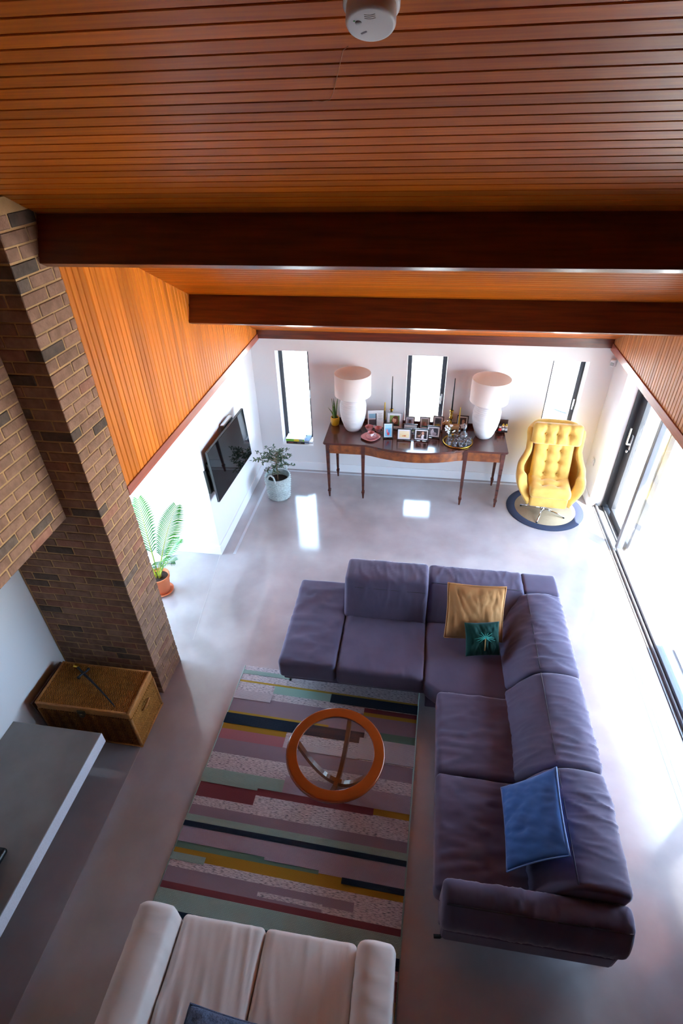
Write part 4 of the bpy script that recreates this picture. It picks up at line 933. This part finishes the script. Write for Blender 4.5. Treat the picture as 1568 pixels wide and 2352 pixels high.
# crystal tray ----------------------------------------------------------------------
ty = thing('round_tray', (0.50, 6.245, DT), 'round gold-rimmed mirror tray of crystal on the sideboard', 'tray')
MB().lathe([(0, 0.002), (0.175, 0.002), (0.185, 0.006)], (0, 0, 0), 48).build('plate', 'mirror', ty, world=False)
MB().tube([(0.186 * math.cos(2 * math.pi * k / 48), 0.186 * math.sin(2 * math.pi * k / 48), 0.010) for k in range(49)], 0.008, 8).build('rim', 'brass', ty, world=False)
dc = thing('decanter', (0.575, 6.315, DT + 0.0055), 'cut crystal decanter with a stopper, standing on the round tray', 'decanter')
MB().lathe([(0, 0.001), (0.045, 0.001), (0.056, 0.02), (0.058, 0.05), (0.045, 0.085), (0.020, 0.105), (0.014, 0.14), (0.022, 0.155), (0.012, 0.152), (0.010, 0.11), (0.036, 0.08), (0.046, 0.05), (0.04, 0.02), (0, 0.012)], (0, 0, 0), 10).build('body', 'crystal', dc, world=False)
MB().lathe([(0, 0.14), (0.009, 0.145), (0.012, 0.163), (0.026, 0.19), (0.022, 0.215), (0, 0.228)], (0, 0, 0), 8).build('stopper', 'crystal', dc, world=False)
gm = None
GL = ((0.40, 6.20, 'front left of the tray'), (0.46, 6.12, 'front of the tray'), (0.54, 6.12, 'front right of the tray'), (0.60, 6.185, 'right side of the tray'), (0.48, 6.21, 'middle of the tray'), (0.475, 6.315, 'back of the tray beside the white blossoms'), (0.64, 6.25, 'far right of the tray by the lamp'))
for k, (x, y, pl_) in enumerate(GL):
    t = thing('crystal_glass', (x, y, DT + 0.0055), 'small cut crystal glass at the ' + pl_, 'glass', 'crystal glasses on the round tray')
    link('bowl', gm or MB().lathe([(0, 0.001), (0.020, 0.001), (0.021, 0.005), (0.006, 0.010), (0.006, 0.022), (0.026, 0.036), (0.031, 0.064), (0.028, 0.064), (0.023, 0.038), (0, 0.028)], (0, 0, 0), 9).build('bowl', 'crystal', data=True), t)
    gm = t.children[0].data
hs_ = thing('wooden_horse', (0.41, 6.462, DT), 'carved brown wooden horse figurine behind the crystal tray', 'figurine', None, R(12))
mb = MB(); mb.soft((0.03, 0, 0.10), (0.075, 0.032, 0.038), 0.03, (3, 2, 2))
mb.tube([(-0.03, 0, 0.11), (-0.06, 0, 0.155), (-0.075, 0, 0.175)], lambda t: 0.034 - 0.008 * t, 10).tube([(-0.06, 0, 0.18), (-0.09, 0, 0.165), (-0.118, 0, 0.145)], lambda t: 0.024 - 0.008 * t, 10)
for sx, sy in ((-0.025, 0.018), (-0.025, -0.018), (0.085, 0.018), (0.085, -0.018)): mb.tube([(sx, sy, 0.09), (sx + 0.004, sy, 0.045), (sx, sy, 0.001)], lambda t: 0.014 - 0.004 * t, 8)
mb.build('body', 'carved', hs_, world=False)
MB().tube([(0.10, 0, 0.115), (0.125, 0, 0.10), (0.128, 0, 0.05)], 0.009, 6).tube([(-0.035, 0, 0.145), (-0.055, 0, 0.19)], 0.010, 6).build('mane_and_tail', 'teak_dark', hs_, world=False)
fl = thing('white_flowers', (0.395, 6.315, DT + 0.0055), 'sprig of small white blossoms in a glass at the back of the round tray', 'flowers')
MB().lathe([(0, 0.0), (0.022, 0.0), (0.026, 0.05), (0.018, 0.075), (0.015, 0.075), (0.02, 0.05), (0, 0.008)], (0, 0, 0), 16).build('vase', 'crystal', fl, world=False)
stm = MB(); pet = MB(); rr = random.Random(3)
for k in range(16):
    a = rr.uniform(0, 6.28); rad = rr.uniform(0.02, 0.085); h = rr.uniform(0.09, 0.165); e = Vector((rad * math.cos(a) - 0.012, rad * math.sin(a), h))
    stm.tube([(0, 0, 0.03), (e.x * 0.4, e.y * 0.4, h * 0.65), e], 0.0018, 4)
    for j in range(4): pet.soft(e + Vector((rr.uniform(-.012, .012), rr.uniform(-.012, .012), rr.uniform(-.008, .010))), (0.008, 0.008, 0.005), 0.0045, (1, 1, 1))
stm.build('stems', 'stem', fl, world=False); pp = pet.build('blossoms', 'white_petal', fl, world=False); pp['kind'] = 'stuff'
fb = thing('display_box', (1.085, 6.60, DT), 'dark wooden display tray at the right back corner of the sideboard', 'tray')
MB().box((-0.005, 0.04, 0.075), (0.14, 0.012, 0.15), 0.002).box((-0.005, 0.0, 0.008), (0.14, 0.08, 0.016), 0.002).build('box', 'frame_brown', fb, world=False)
FG = ((1.045, 6.555, '#d23b3a', '#20202a', 'red and black'), (1.085, 6.575, '#e8e4e4', '#1b1b22', 'white and black'), (1.125, 6.570, '#cfd4dc', '#2a2c36', 'pale grey'))
for x, y, c1, c2, nm in FG:
    t = thing('figurine', (x, y - 0.008, DT + 0.016), 'tiny %s seated figurine on the dark tray at the sideboard end' % nm, 'figurine', 'tiny figurines')
    MB().lathe([(0, 0), (0.020, 0), (0.022, 0.02), (0.016, 0.05), (0.008, 0.06), (0, 0.06)], (0, 0, 0), 14).build('body', flat(c2), t, world=False)
    MB().lathe([(0.017, 0.022), (0.0235, 0.024), (0.018, 0.05), (0.012, 0.054)], (0, 0, 0), 14).build('coat', flat(c1), t, world=False)
    MB().soft((0, 0, 0.078), (0.017, 0.016, 0.018), 0.013, (1, 1, 1)).build('head', flat('#e9d3c2'), t, world=False)
    MB().lathe([(0.019, 0.088), (0.012, 0.094), (0.008, 0.108), (0, 0.112)], (0, 0, 0), 12).build('hat', flat('#d8b63c' if c1 != '#d23b3a' else '#2a2a30'), t, world=False)

# ------------------------------------------------------------------ television
tv = thing('television', (-2.165, 5.225, 1.105), 'flat black television on a swing-arm bracket, on the left white wall', 'television')
tv.rotation_euler = (Matrix.Rotation(R(-2.83), 3, 'Z') @ Matrix.Rotation(R(-3.2), 3, 'Y')).to_euler()
tw, th = 1.10, 0.632
MB().box((-0.0125, 0, 0), (0.020, tw, th), 0.003).build('casing', 'black', tv, world=False)
MB().box((0.0005, 0, 0), (0.004, tw - 0.012, th - 0.012), 0.001).build('screen', 'screen', tv, world=False)
b_ = MB()
for s_ in (-1, 1): b_.box((-0.010, s_ * (tw / 2 + 0.0005), 0), (0.026, 0.003, th + 0.004), 0.001).box((-0.010, 0, s_ * (th / 2 + 0.0005)), (0.026, tw + 0.004, 0.003), 0.001)
b_.build('bezel', 'alu', tv, world=False)
MB().box((-0.06, -0.455, -0.03), (0.05, 0.10, 0.36), 0.008).box((-0.085, -0.505, -0.06), (0.035, 0.10, 0.30), 0.006).box((-0.055, -0.50, 0.04), (0.03, 0.05, 0.05), 0.006).build('mount_arm', 'black', tv, world=False)
MB().box((-0.06, 0.17, th / 2 - 0.02), (0.05, 0.26, 0.10), 0.006).build('wall_bracket', 'steel', tv, world=False)

# ------------------------------------------------------------------ plants on the floor
ol = thing('olive_plant', (-1.875, 5.99, 0), 'small bushy tree in a pale blue-grey wicker basket, in the back left corner', 'plant')
MB().lathe([(0, 0.004), (0.145, 0.004), (0.165, 0.12), (0.172, 0.30), (0.170, 0.345), (0.160, 0.345), (0.160, 0.30), (0.15, 0.26)], (0, 0, 0), 40).build('basket', 'basket', ol, world=False)
mb = MB()
for k in range(19):
    z = 0.02 + 0.0175 * k; r = 0.146 + 0.026 * min(1, z / 0.28)
    mb.tube([((r + 0.005 * math.cos(i * math.pi + k * math.pi)) * math.cos(2 * math.pi * i / 44), (r + 0.005 * math.cos(i * math.pi + k * math.pi)) * math.sin(2 * math.pi * i / 44), z) for i in range(45)], 0.0094, 5)
bw_ = mb.build('basket_strands', mat('pale_blue_grey_cane', '#cfdad8', 0.8, var=0.3, vscale=40, bump=0.3), ol, world=False); bw_['kind'] = 'stuff'
for a in (R(-105), R(75)):
    c = Vector((math.cos(a), math.sin(a), 0)); p = Vector((-math.sin(a), math.cos(a), 0))
    MB().tube([c * 0.168 + p * 0.055 * s_ + Vector((0, 0, z)) for s_, z in ((-1, 0.31), (-1, 0.36), (-.7, 0.41), (0, 0.43), (.7, 0.41), (1, 0.36), (1, 0.31))], 0.011, 8).build('handle', bw_.data.materials[0], ol, world=False)
MB().lathe([(0, 0.262), (0.155, 0.258)], (0, 0, 0), 24).build('soil', 'soil', ol, world=False)
mb = MB(); mb.tube([(0, 0, 0.25), (0.005, 0, 0.42), (0.0, 0.01, 0.56), (0.012, 0.015, 0.70)], lambda t: 0.013 - 0.006 * t, 8)
lf = MB(); rr = random.Random(11)
tips = []
for k in range(30):
    a = rr.uniform(0, 6.28); z0 = rr.uniform(0.44, 0.70); L = rr.uniform(0.10, 0.26) * (1.2 if z0 < 0.6 else 0.75); up = rr.uniform(-0.02, 0.12)
    p0 = Vector((0.003, 0.005, z0)); p1 = p0 + Vector((math.cos(a) * L, math.sin(a) * L, up)); mid = (p0 + p1) / 2 + Vector((0, 0, 0.03))
    mb.tube([p0, mid, p1], lambda t: 0.004 - 0.002 * t, 5)
    for j in range(16):
        t = rr.uniform(0.35, 1.05); c = p0.lerp(p1, t) + Vector((0, 0, 0.03 * math.sin(math.pi * min(1, t)))); b2 = rr.uniform(0, 6.28); el = rr.uniform(-0.7, 0.7)
        d = Vector((math.cos(b2) * math.cos(el), math.sin(b2) * math.cos(el), math.sin(el))); sd_ = d.cross(Vector((0, 0, 1))).normalized(); ll = rr.uniform(0.030, 0.055); wd = ll * 0.20
        P = [[c, c, c]] + [[c + d * ll * u + sd_ * wd * k2, c + d * ll * u - Vector((0, 0, 0.004)), c + d * ll * u - sd_ * wd * k2] for u, k2 in ((0.3, 0.85), (0.6, 1.0), (0.85, 0.55))] + [[c + d * ll] * 3]
        for r0, r1 in zip(P, P[1:]):
            for i in range(2):
                vs2 = []
                for q in (r0[i], r1[i], r1[i + 1], r0[i + 1]):
                    if not any((q - x).length < 1e-6 for x in vs2): vs2.append(q)
                if len(vs2) >= 3: f = lf.bm.faces.new([lf.bm.verts.new(x) for x in vs2]); f.smooth = True
mb.build('trunk', 'bark', ol, world=False); o = lf.build('leaves', 'leaf_olive', ol, world=False); o['kind'] = 'stuff'

pm = thing('potted_palm', (-2.735, 3.985, 0), 'green palm in a terracotta pot, half hidden behind the brick pillar', 'plant')
MB().lathe([(0, 0.012), (0.085, 0.012), (0.115, 0.20), (0.122, 0.205), (0.124, 0.24), (0.112, 0.24), (0.106, 0.20), (0, 0.20)], (0, 0, 0), 32).build('pot', 'terracotta', pm, world=False)
MB().lathe([(0, 0.0), (0.10, 0.0), (0.125, 0.02), (0.128, 0.024), (0.118, 0.022), (0.095, 0.011), (0, 0.011)], (0, 0, 0), 32).build('saucer', 'terracotta', pm, world=False)
MB().lathe([(0, 0.212), (0.107, 0.205)], (0, 0, 0), 24).build('soil', 'soil', pm, world=False)
def frond(a, L, rise, droop, nl, seed, face=False):
    fr_ = random.Random(seed); c = Vector((math.cos(a), math.sin(a), 0)); base = c * 0.02 + Vector((0, 0, 0.20))
    pts = [base + c * L * (t ** 1.25) * 0.75 + Vector((0, 0, rise * t - droop * t ** 3)) for t in [i / 20 for i in range(21)]]
    st_ = MB().tube(pts, lambda t: 0.008 * (1 - 0.85 * t), 6); f = MB(); side = Vector((-c.y, c.x, 0))
    for i in range(nl):
        t = 0.30 + 0.70 * i / nl; k = t * 20; p = pts[int(k)].lerp(pts[min(20, int(k) + 1)], k - int(k)); tg = (pts[min(20, int(k) + 1)] - pts[max(0, int(k) - 1)]).normalized()
        ll = (0.20 * math.sin(math.pi * (0.15 + 0.8 * (t - 0.3) / 0.7)) + 0.05) * (0.78 if face else L / 0.55)
        if face: side = Vector((0.25, -1, 0.2)).normalized().cross(tg).normalized()
        for s_ in (-1, 1):
            d = (side * s_ * 0.8 + tg * 0.75 + Vector((0, 0, 0.10 + fr_.uniform(-.06, .06)))).normalized(); w2 = tg * 0.0095; e = p + d * ll - Vector((0, 0, 0.25 * ll)); m_ = p + d * ll * 0.55
            f.bm.faces.new([f.bm.verts.new(x) for x in (p - w2 * .5, m_ - w2, m_ + w2, p + w2 * .5)]); f.bm.faces.new([f.bm.verts.new(x) for x in (m_ - w2, e, m_ + w2)])
    fo = st_.build('frond', 'stem_palm', pm, world=False); f.build('leaflets', 'leaf_palm', fo, world=False)
for a, L, rise, dr, nl, s_ in ((R(5), 0.52, 1.06, 0.06, 32, 1), (R(120), 0.50, 0.98, 0.16, 22, 2), (R(-40), 0.42, 0.62, 0.16, 18, 3), (R(170), 0.5, 1.0, 0.2, 22, 4), (R(40), 0.40, 0.55, 0.14, 16, 5), (R(230), 0.45, 0.9, 0.2, 20, 6), (R(-10), 0.36, 0.48, 0.16, 16, 7)): frond(a, L, rise, dr, nl, s_, s_ in (1, 2, 4))

# ------------------------------------------------------------------ books on the first sill
def book(x, y, z, w_, d_, t_, rz, cover, spine, label, spine2=None):
    b = thing('book', (x, y, z), label, 'book', 'books on the left window sill', rz)
    MB().box((0, 0.002, t_ / 2), (w_ - 0.008, d_ - 0.008, t_ - 0.006)).build('pages', 'paper', b, world=False)
    q = MB().box((0, 0, t_ - 0.0015), (w_, d_, 0.003)).box((0, 0, 0.0015), (w_, d_, 0.003)); q.build('cover', flat(cover), b, world=False)
    q = MB().box((0, -d_ / 2 + 0.0015, t_ / 2), (w_, 0.003, t_), 0.001)
    ms = [flat(spine)]
    if spine2:
        for k, (c, u0, u1, v0, v1) in enumerate(spine2): ms.append(flat(c)); q.box(((u0 + u1) / 2 * w_, -d_ / 2 - 0.0004, t_ * (v0 + v1) / 2), ((u1 - u0) * w_, 0.0008, t_ * (v1 - v0)), mi=k + 1)
    q.build('spine', ms, b, world=False)
book(-1.775, 6.805, 0.433, 0.27, 0.17, 0.034, R(0), '#2a2428', '#2a2226', 'thick dark-spined book lying under the green and yellow one', [('#a9563f', -.40, -.12, .35, .62), ('#8d8790', .10, .3, .38, .6)])
book(-1.780, 6.805, 0.468, 0.27, 0.165, 0.040, R(0), '#e7e6ea', '#7fc23c', 'white book with green and yellow spine on top of the stack', [('#e8d33a', -.06, .22, .02, .98), ('#8f9a86', .22, .44, .05, .95)])
book(-1.605, 6.815, 0.433, 0.07, 0.16, 0.05, R(-4), '#3a5578', '#c9d6e8', 'slim blue and white book beside the stacked books', [('#3c5a86', -.5, .5, .3, .6)])
book(-1.545, 6.82, 0.433, 0.05, 0.15, 0.03, R(-6), '#e9e9ee', '#eceaf0', 'thin white book at the right end of the sill books')

# ------------------------------------------------------------------ armchair on round rug
o = thing('round_rug', (1.722, 6.11, 0), 'small round jute rug with a navy border under the mustard armchair', 'rug')
MB().lathe([(0, 0.001), (0.385, 0.001), (0.385, 0.010), (0, 0.010)], (0, 0, 0), 64).build('centre', 'jute', o, world=False)
MB().lathe([(0.384, 0.001), (0.49, 0.001), (0.492, 0.006), (0.488, 0.011), (0.388, 0.011), (0.384, 0.008)], (0, 0, 0), 64).build('border', 'navy_edge', o, world=False)
ac = thing('armchair', (1.68, 6.03, 0.011), 'mustard velvet wing-back swivel armchair with buttoned cushions on a chrome star base', 'chair', None, R(-4))
def ss(a, b, x): t = max(0, min(1, (x - a) / (b - a))); return t * t * (3 - 2 * t)
def top_h(ph):
    a = abs(ph); return 1.095 - 0.03 * ss(25, 55, a) - 0.475 * ss(62, 92, a) - 0.25 * ss(100, 134, a)
def plan(ph, z, off):
    aw = 0.30 + 0.115 * ss(0.20, 0.50, z) - 0.075 * ss(0.60, 0.80, z) + 0.035 * ss(0.84, 1.05, z) + off
    b = 0.30 + 0.03 * ss(0.2, 0.5, z) + off
    s_, c = math.sin(R(ph)), math.cos(R(ph))
    x = aw * math.copysign(abs(s_) ** 0.62, s_); yv = b * math.copysign(abs(c) ** 0.75, c)
    if c < 0: yv *= 1.05
    return Vector((x, yv + 0.30 * max(0, z - 0.40) * (0.35 + 0.65 * max(0, c)), z))
P = []
for i in range(61):
    ph = -134 + 268 * i / 60; h = top_h(ph); row = []
    for k in range(13):
        t = k / 12; z = 0.235 + (h - 0.035 - 0.235) * t; sh = 1 - 0.55 * (1 - ss(0, 0.22, t)); q = plan(ph, z, 0.0); row.append(Vector((q.x * sh, q.y * sh, z)))
    th_ = 0.034 + 0.026 * ss(80, 100, abs(ph))
    for k in range(1, 6):
        a = math.pi * k / 6; q = plan(ph, h - 0.035, -th_ + th_ * math.cos(a)); row.append(Vector((q.x, q.y, h - 0.035 + 0.035 * math.sin(a))))
    for k in range(11):
        t = 1 - k / 10; z = 0.30 + (h - 0.035 - 0.30) * t; q = plan(ph, z, -2 * th_); row.append(q)
    P.append(row)
mb = MB(); V = mb.grid(P)
for row in (V[0], V[-1]):
    c = sum((v.co for v in row), Vector()) / len(row); cv = mb.bm.verts.new(c + Vector((0, -0.025, 0)))
    for a, b in zip(row, row[1:] + row[:1]): f = mb.bm.faces.new((a, b, cv)); f.smooth = True
bot = mb.bm.verts.new((0, 0, 0.23))
for r0, r1 in zip(V, V[1:]): f = mb.bm.faces.new((r0[0], r1[0], bot)); f.smooth = True
mb.build('shell', 'mustard', ac, world=False)
def tufted(name, c, h, r, tufts, rot, seams=(), depth=0.03, n=(22, 6, 22), axis=1, sd=0.0):
    """cushion whose face (-axis side or +z) is pulled in at the buttons"""
    def fn(p):
        q = list(p); face = (p.y < 0) if axis == 1 else (p.z > 0)
        if face:
            u, v = (p.x, p.z) if axis == 1 else (p.x, p.y)
            e = max(0, 1 - (u / h[0]) ** 2) * max(0, 1 - (v / (h[2] if axis == 1 else h[1])) ** 2)
            o_ = 0.03 * e ** 0.4
            for (a, b) in tufts: d2 = ((u - a) ** 2 + (v - b) ** 2); o_ -= depth * math.exp(-d2 / 0.0016) + 0.4 * depth * math.exp(-d2 / 0.008)
            for (a0, b0, a1, b1) in seams:
                L2 = (a1 - a0) ** 2 + (b1 - b0) ** 2; t = max(0, min(1, ((u - a0) * (a1 - a0) + (v - b0) * (b1 - b0)) / L2)); d2 = (u - a0 - t * (a1 - a0)) ** 2 + (v - b0 - t * (b1 - b0)) ** 2
                o_ -= 0.55 * depth * math.exp(-d2 / 0.00022)
            o_ += 0.004 * mnoise.noise(Vector((u * 14 + sd, v * 14, sd)))
            if axis == 1: q[1] -= o_
            else: q[2] += o_
        return q
    r3 = Matrix.Rotation(rot, 3, 'X')
    o = MB().soft(c, h, r, n, fn, r3).build(name, 'mustard', ac, world=False)
    b = MB()
    for (u, v) in tufts:
        p = Vector((u, -h[1] + depth * 0.55, v)) if axis == 1 else Vector((u, v, h[2] - depth * 0.55)); b.soft(r3 @ p + Vector(c), (0.009, 0.009, 0.009), 0.008, (1, 1, 1))
    if tufts: b.build('buttons', 'button', o, world=False)
BRT = R(-15)
tb_ = [(-0.075, 0.15), (0.085, 0.15), (-0.075, 0.0), (0.085, 0.0), (-0.075, -0.15), (0.085, -0.15)]
tufted('back_cushion', (0, 0.185, 0.66), (0.235, 0.06, 0.30), 0.045, tb_, BRT, [(-0.075, -0.3, -0.075, 0.3), (0.085, -0.3, 0.085, 0.3), (-0.075, 0.15, 0.085, 0.15), (-0.075, 0.0, 0.085, 0.0), (-0.075, -0.15, 0.085, -0.15)], 0.026, (22, 3, 22), sd=1)
th2 = [(-0.14, 0.0), (0.0, 0.0), (0.14, 0.0)]
tufted('head_cushion', (0, 0.205, 1.035), (0.295, 0.055, 0.135), 0.05, th2, BRT, [(-0.14, -0.14, -0.14, 0.14), (0, -0.14, 0, 0.14), (0.14, -0.14, 0.14, 0.14)], 0.034, (26, 3, 14), sd=2)
ts = [(-0.09, 0.06), (0.09, 0.06), (-0.09, -0.08), (0.09, -0.08)]
tufted('seat_cushion', (0, -0.03, 0.42), (0.245, 0.235, 0.06), 0.045, ts, 0.0, [(-0.09, 0.06, 0.09, 0.06), (-0.09, -0.08, 0.09, -0.08)], 0.022, (20, 20, 3), axis=2, sd=3)
MB().soft((0, -0.215, 0.30), (0.225, 0.035, 0.075), 0.025, (8, 2, 3)).build('front_panel', 'mustard', ac, world=False)
MB().lathe([(0, 0.03), (0.035, 0.03), (0.03, 0.06), (0.022, 0.07), (0.022, 0.24), (0, 0.24)], (0, 0, 0), 20).build('swivel_column', 'chrome', ac, world=False)
for a in (160, 248, 334, 72):
    c = Vector((math.cos(R(a + 4)), math.sin(R(a + 4)), 0))
    lg = MB().tube([c * 0.02 + Vector((0, 0, 0.055)), c * 0.16 + Vector((0, 0, 0.040)), c * 0.29 + Vector((0, 0, 0.016))], lambda t: 0.015 - 0.005 * t, 8).build('base_leg', 'chrome', ac, world=False)
    MB().lathe([(0, 0), (0.012, 0), (0.012, 0.012), (0, 0.014)], c * 0.28, 10).build('foot_glide', 'black', lg, world=False)

# ------------------------------------------------------------------ small fittings
nf = -NRM
fc = Vector((-0.1829, 1.7089, 4.4274))                             # face centre of the detector
cpt = fc + NRM * ((5.365 - SL * fc.y - fc.z) / math.sqrt(1 + SL * SL) )
dist = (cpt - fc).dot(NRM)
det = bpy.data.objects.new('smoke_detector', None); COL.objects.link(det); det.location = cpt; det.rotation_euler = (R(180) - ANG, 0, 0)
tag(det, 'round white smoke detector fixed to the boarded ceiling at top of picture', 'smoke detector')
MB().lathe([(0, 0.0), (0.068, 0.0), (0.068, dist * 0.55), (0.064, dist * 0.58), (0, dist * 0.58)], (0, 0, 0), 48).build('base', 'pvc', det, world=False)
MB().lathe([(0.060, dist * 0.55), (0.0605, dist * 0.93), (0.057, dist * 0.99), (0.052, dist), (0, dist)], (0, 0, 0), 48).build('cover', 'pvc', det, world=False)
mb = MB()
for k in range(3): mb.tube([(-0.012 + 0.026 * i / 8, 0.026 + 0.006 * k - 0.003 * math.cos((i / 8 - .5) * 3), dist + 0.0002) for i in range(9)], 0.0006, 4)
mb.build('sounder_slots', flat('#8f8578'), det, world=False)
MB().lathe([(0, dist), (0.008, dist), (0.007, dist + 0.002), (0, dist + 0.002)], (-0.028, 0.012, 0), 16).build('test_button', 'frame_grey', det, world=False)
MB().lathe([(0, dist), (0.0025, dist), (0, dist + 0.0015)], (-0.037, 0.018, 0), 10).build('light', 'led', det, world=False)
MB().box((-0.018, -0.022, dist + 0.0003), (0.016, 0.004, 0.0008), 0, Matrix.Rotation(R(30), 3, 'Z')).build('mark', flat('#8b8890'), det, world=False)
def on_slope(px_y, x, off=-0.004): return slope_pt(x, px_y, off)
cw = MB().tube([on_slope(1.90, -0.262, -0.03), on_slope(1.95, -0.285, -0.006), on_slope(2.05, -0.318, -0.004), on_slope(2.13, -0.345, -0.004), on_slope(2.165, -0.362, -0.004), on_slope(2.172, -0.39, -0.004), on_slope(2.165, -0.42, -0.004)], 0.0011, 5).build('cobweb_strand', 'thread', at=on_slope(2.0, -0.3))
tag(cw, 'thin loose cobweb strand trailing from the smoke detector along the ceiling', 'cobweb')
ms = thing('motion_sensor', (2.262, 6.695, 1.80), 'small white motion sensor high in the back right corner', 'sensor', None, R(-45))
MB().soft((0, 0, 0), (0.03, 0.024, 0.045), 0.012, (1, 1, 1)).build('housing', 'pvc', ms, world=False)
MB().soft((0, -0.019, -0.012), (0.022, 0.010, 0.022), 0.008, (1, 1, 1)).build('lens', 'frame_grey', ms, world=False)
so_ = thing('wall_socket', (XR - 0.005, 6.497, 0.54), 'steel wall socket plate on the right wall behind the mustard armchair', 'socket')
MB().box((0, 0, 0), (0.010, 0.086, 0.086), 0.003).build('plate', 'steel', so_, world=False)
for yy in (-0.02, 0.02): MB().box((-0.006, yy, 0.015), (0.004, 0.012, 0.018), 0.001).build('rocker_switch', 'pvc', so_, world=False)
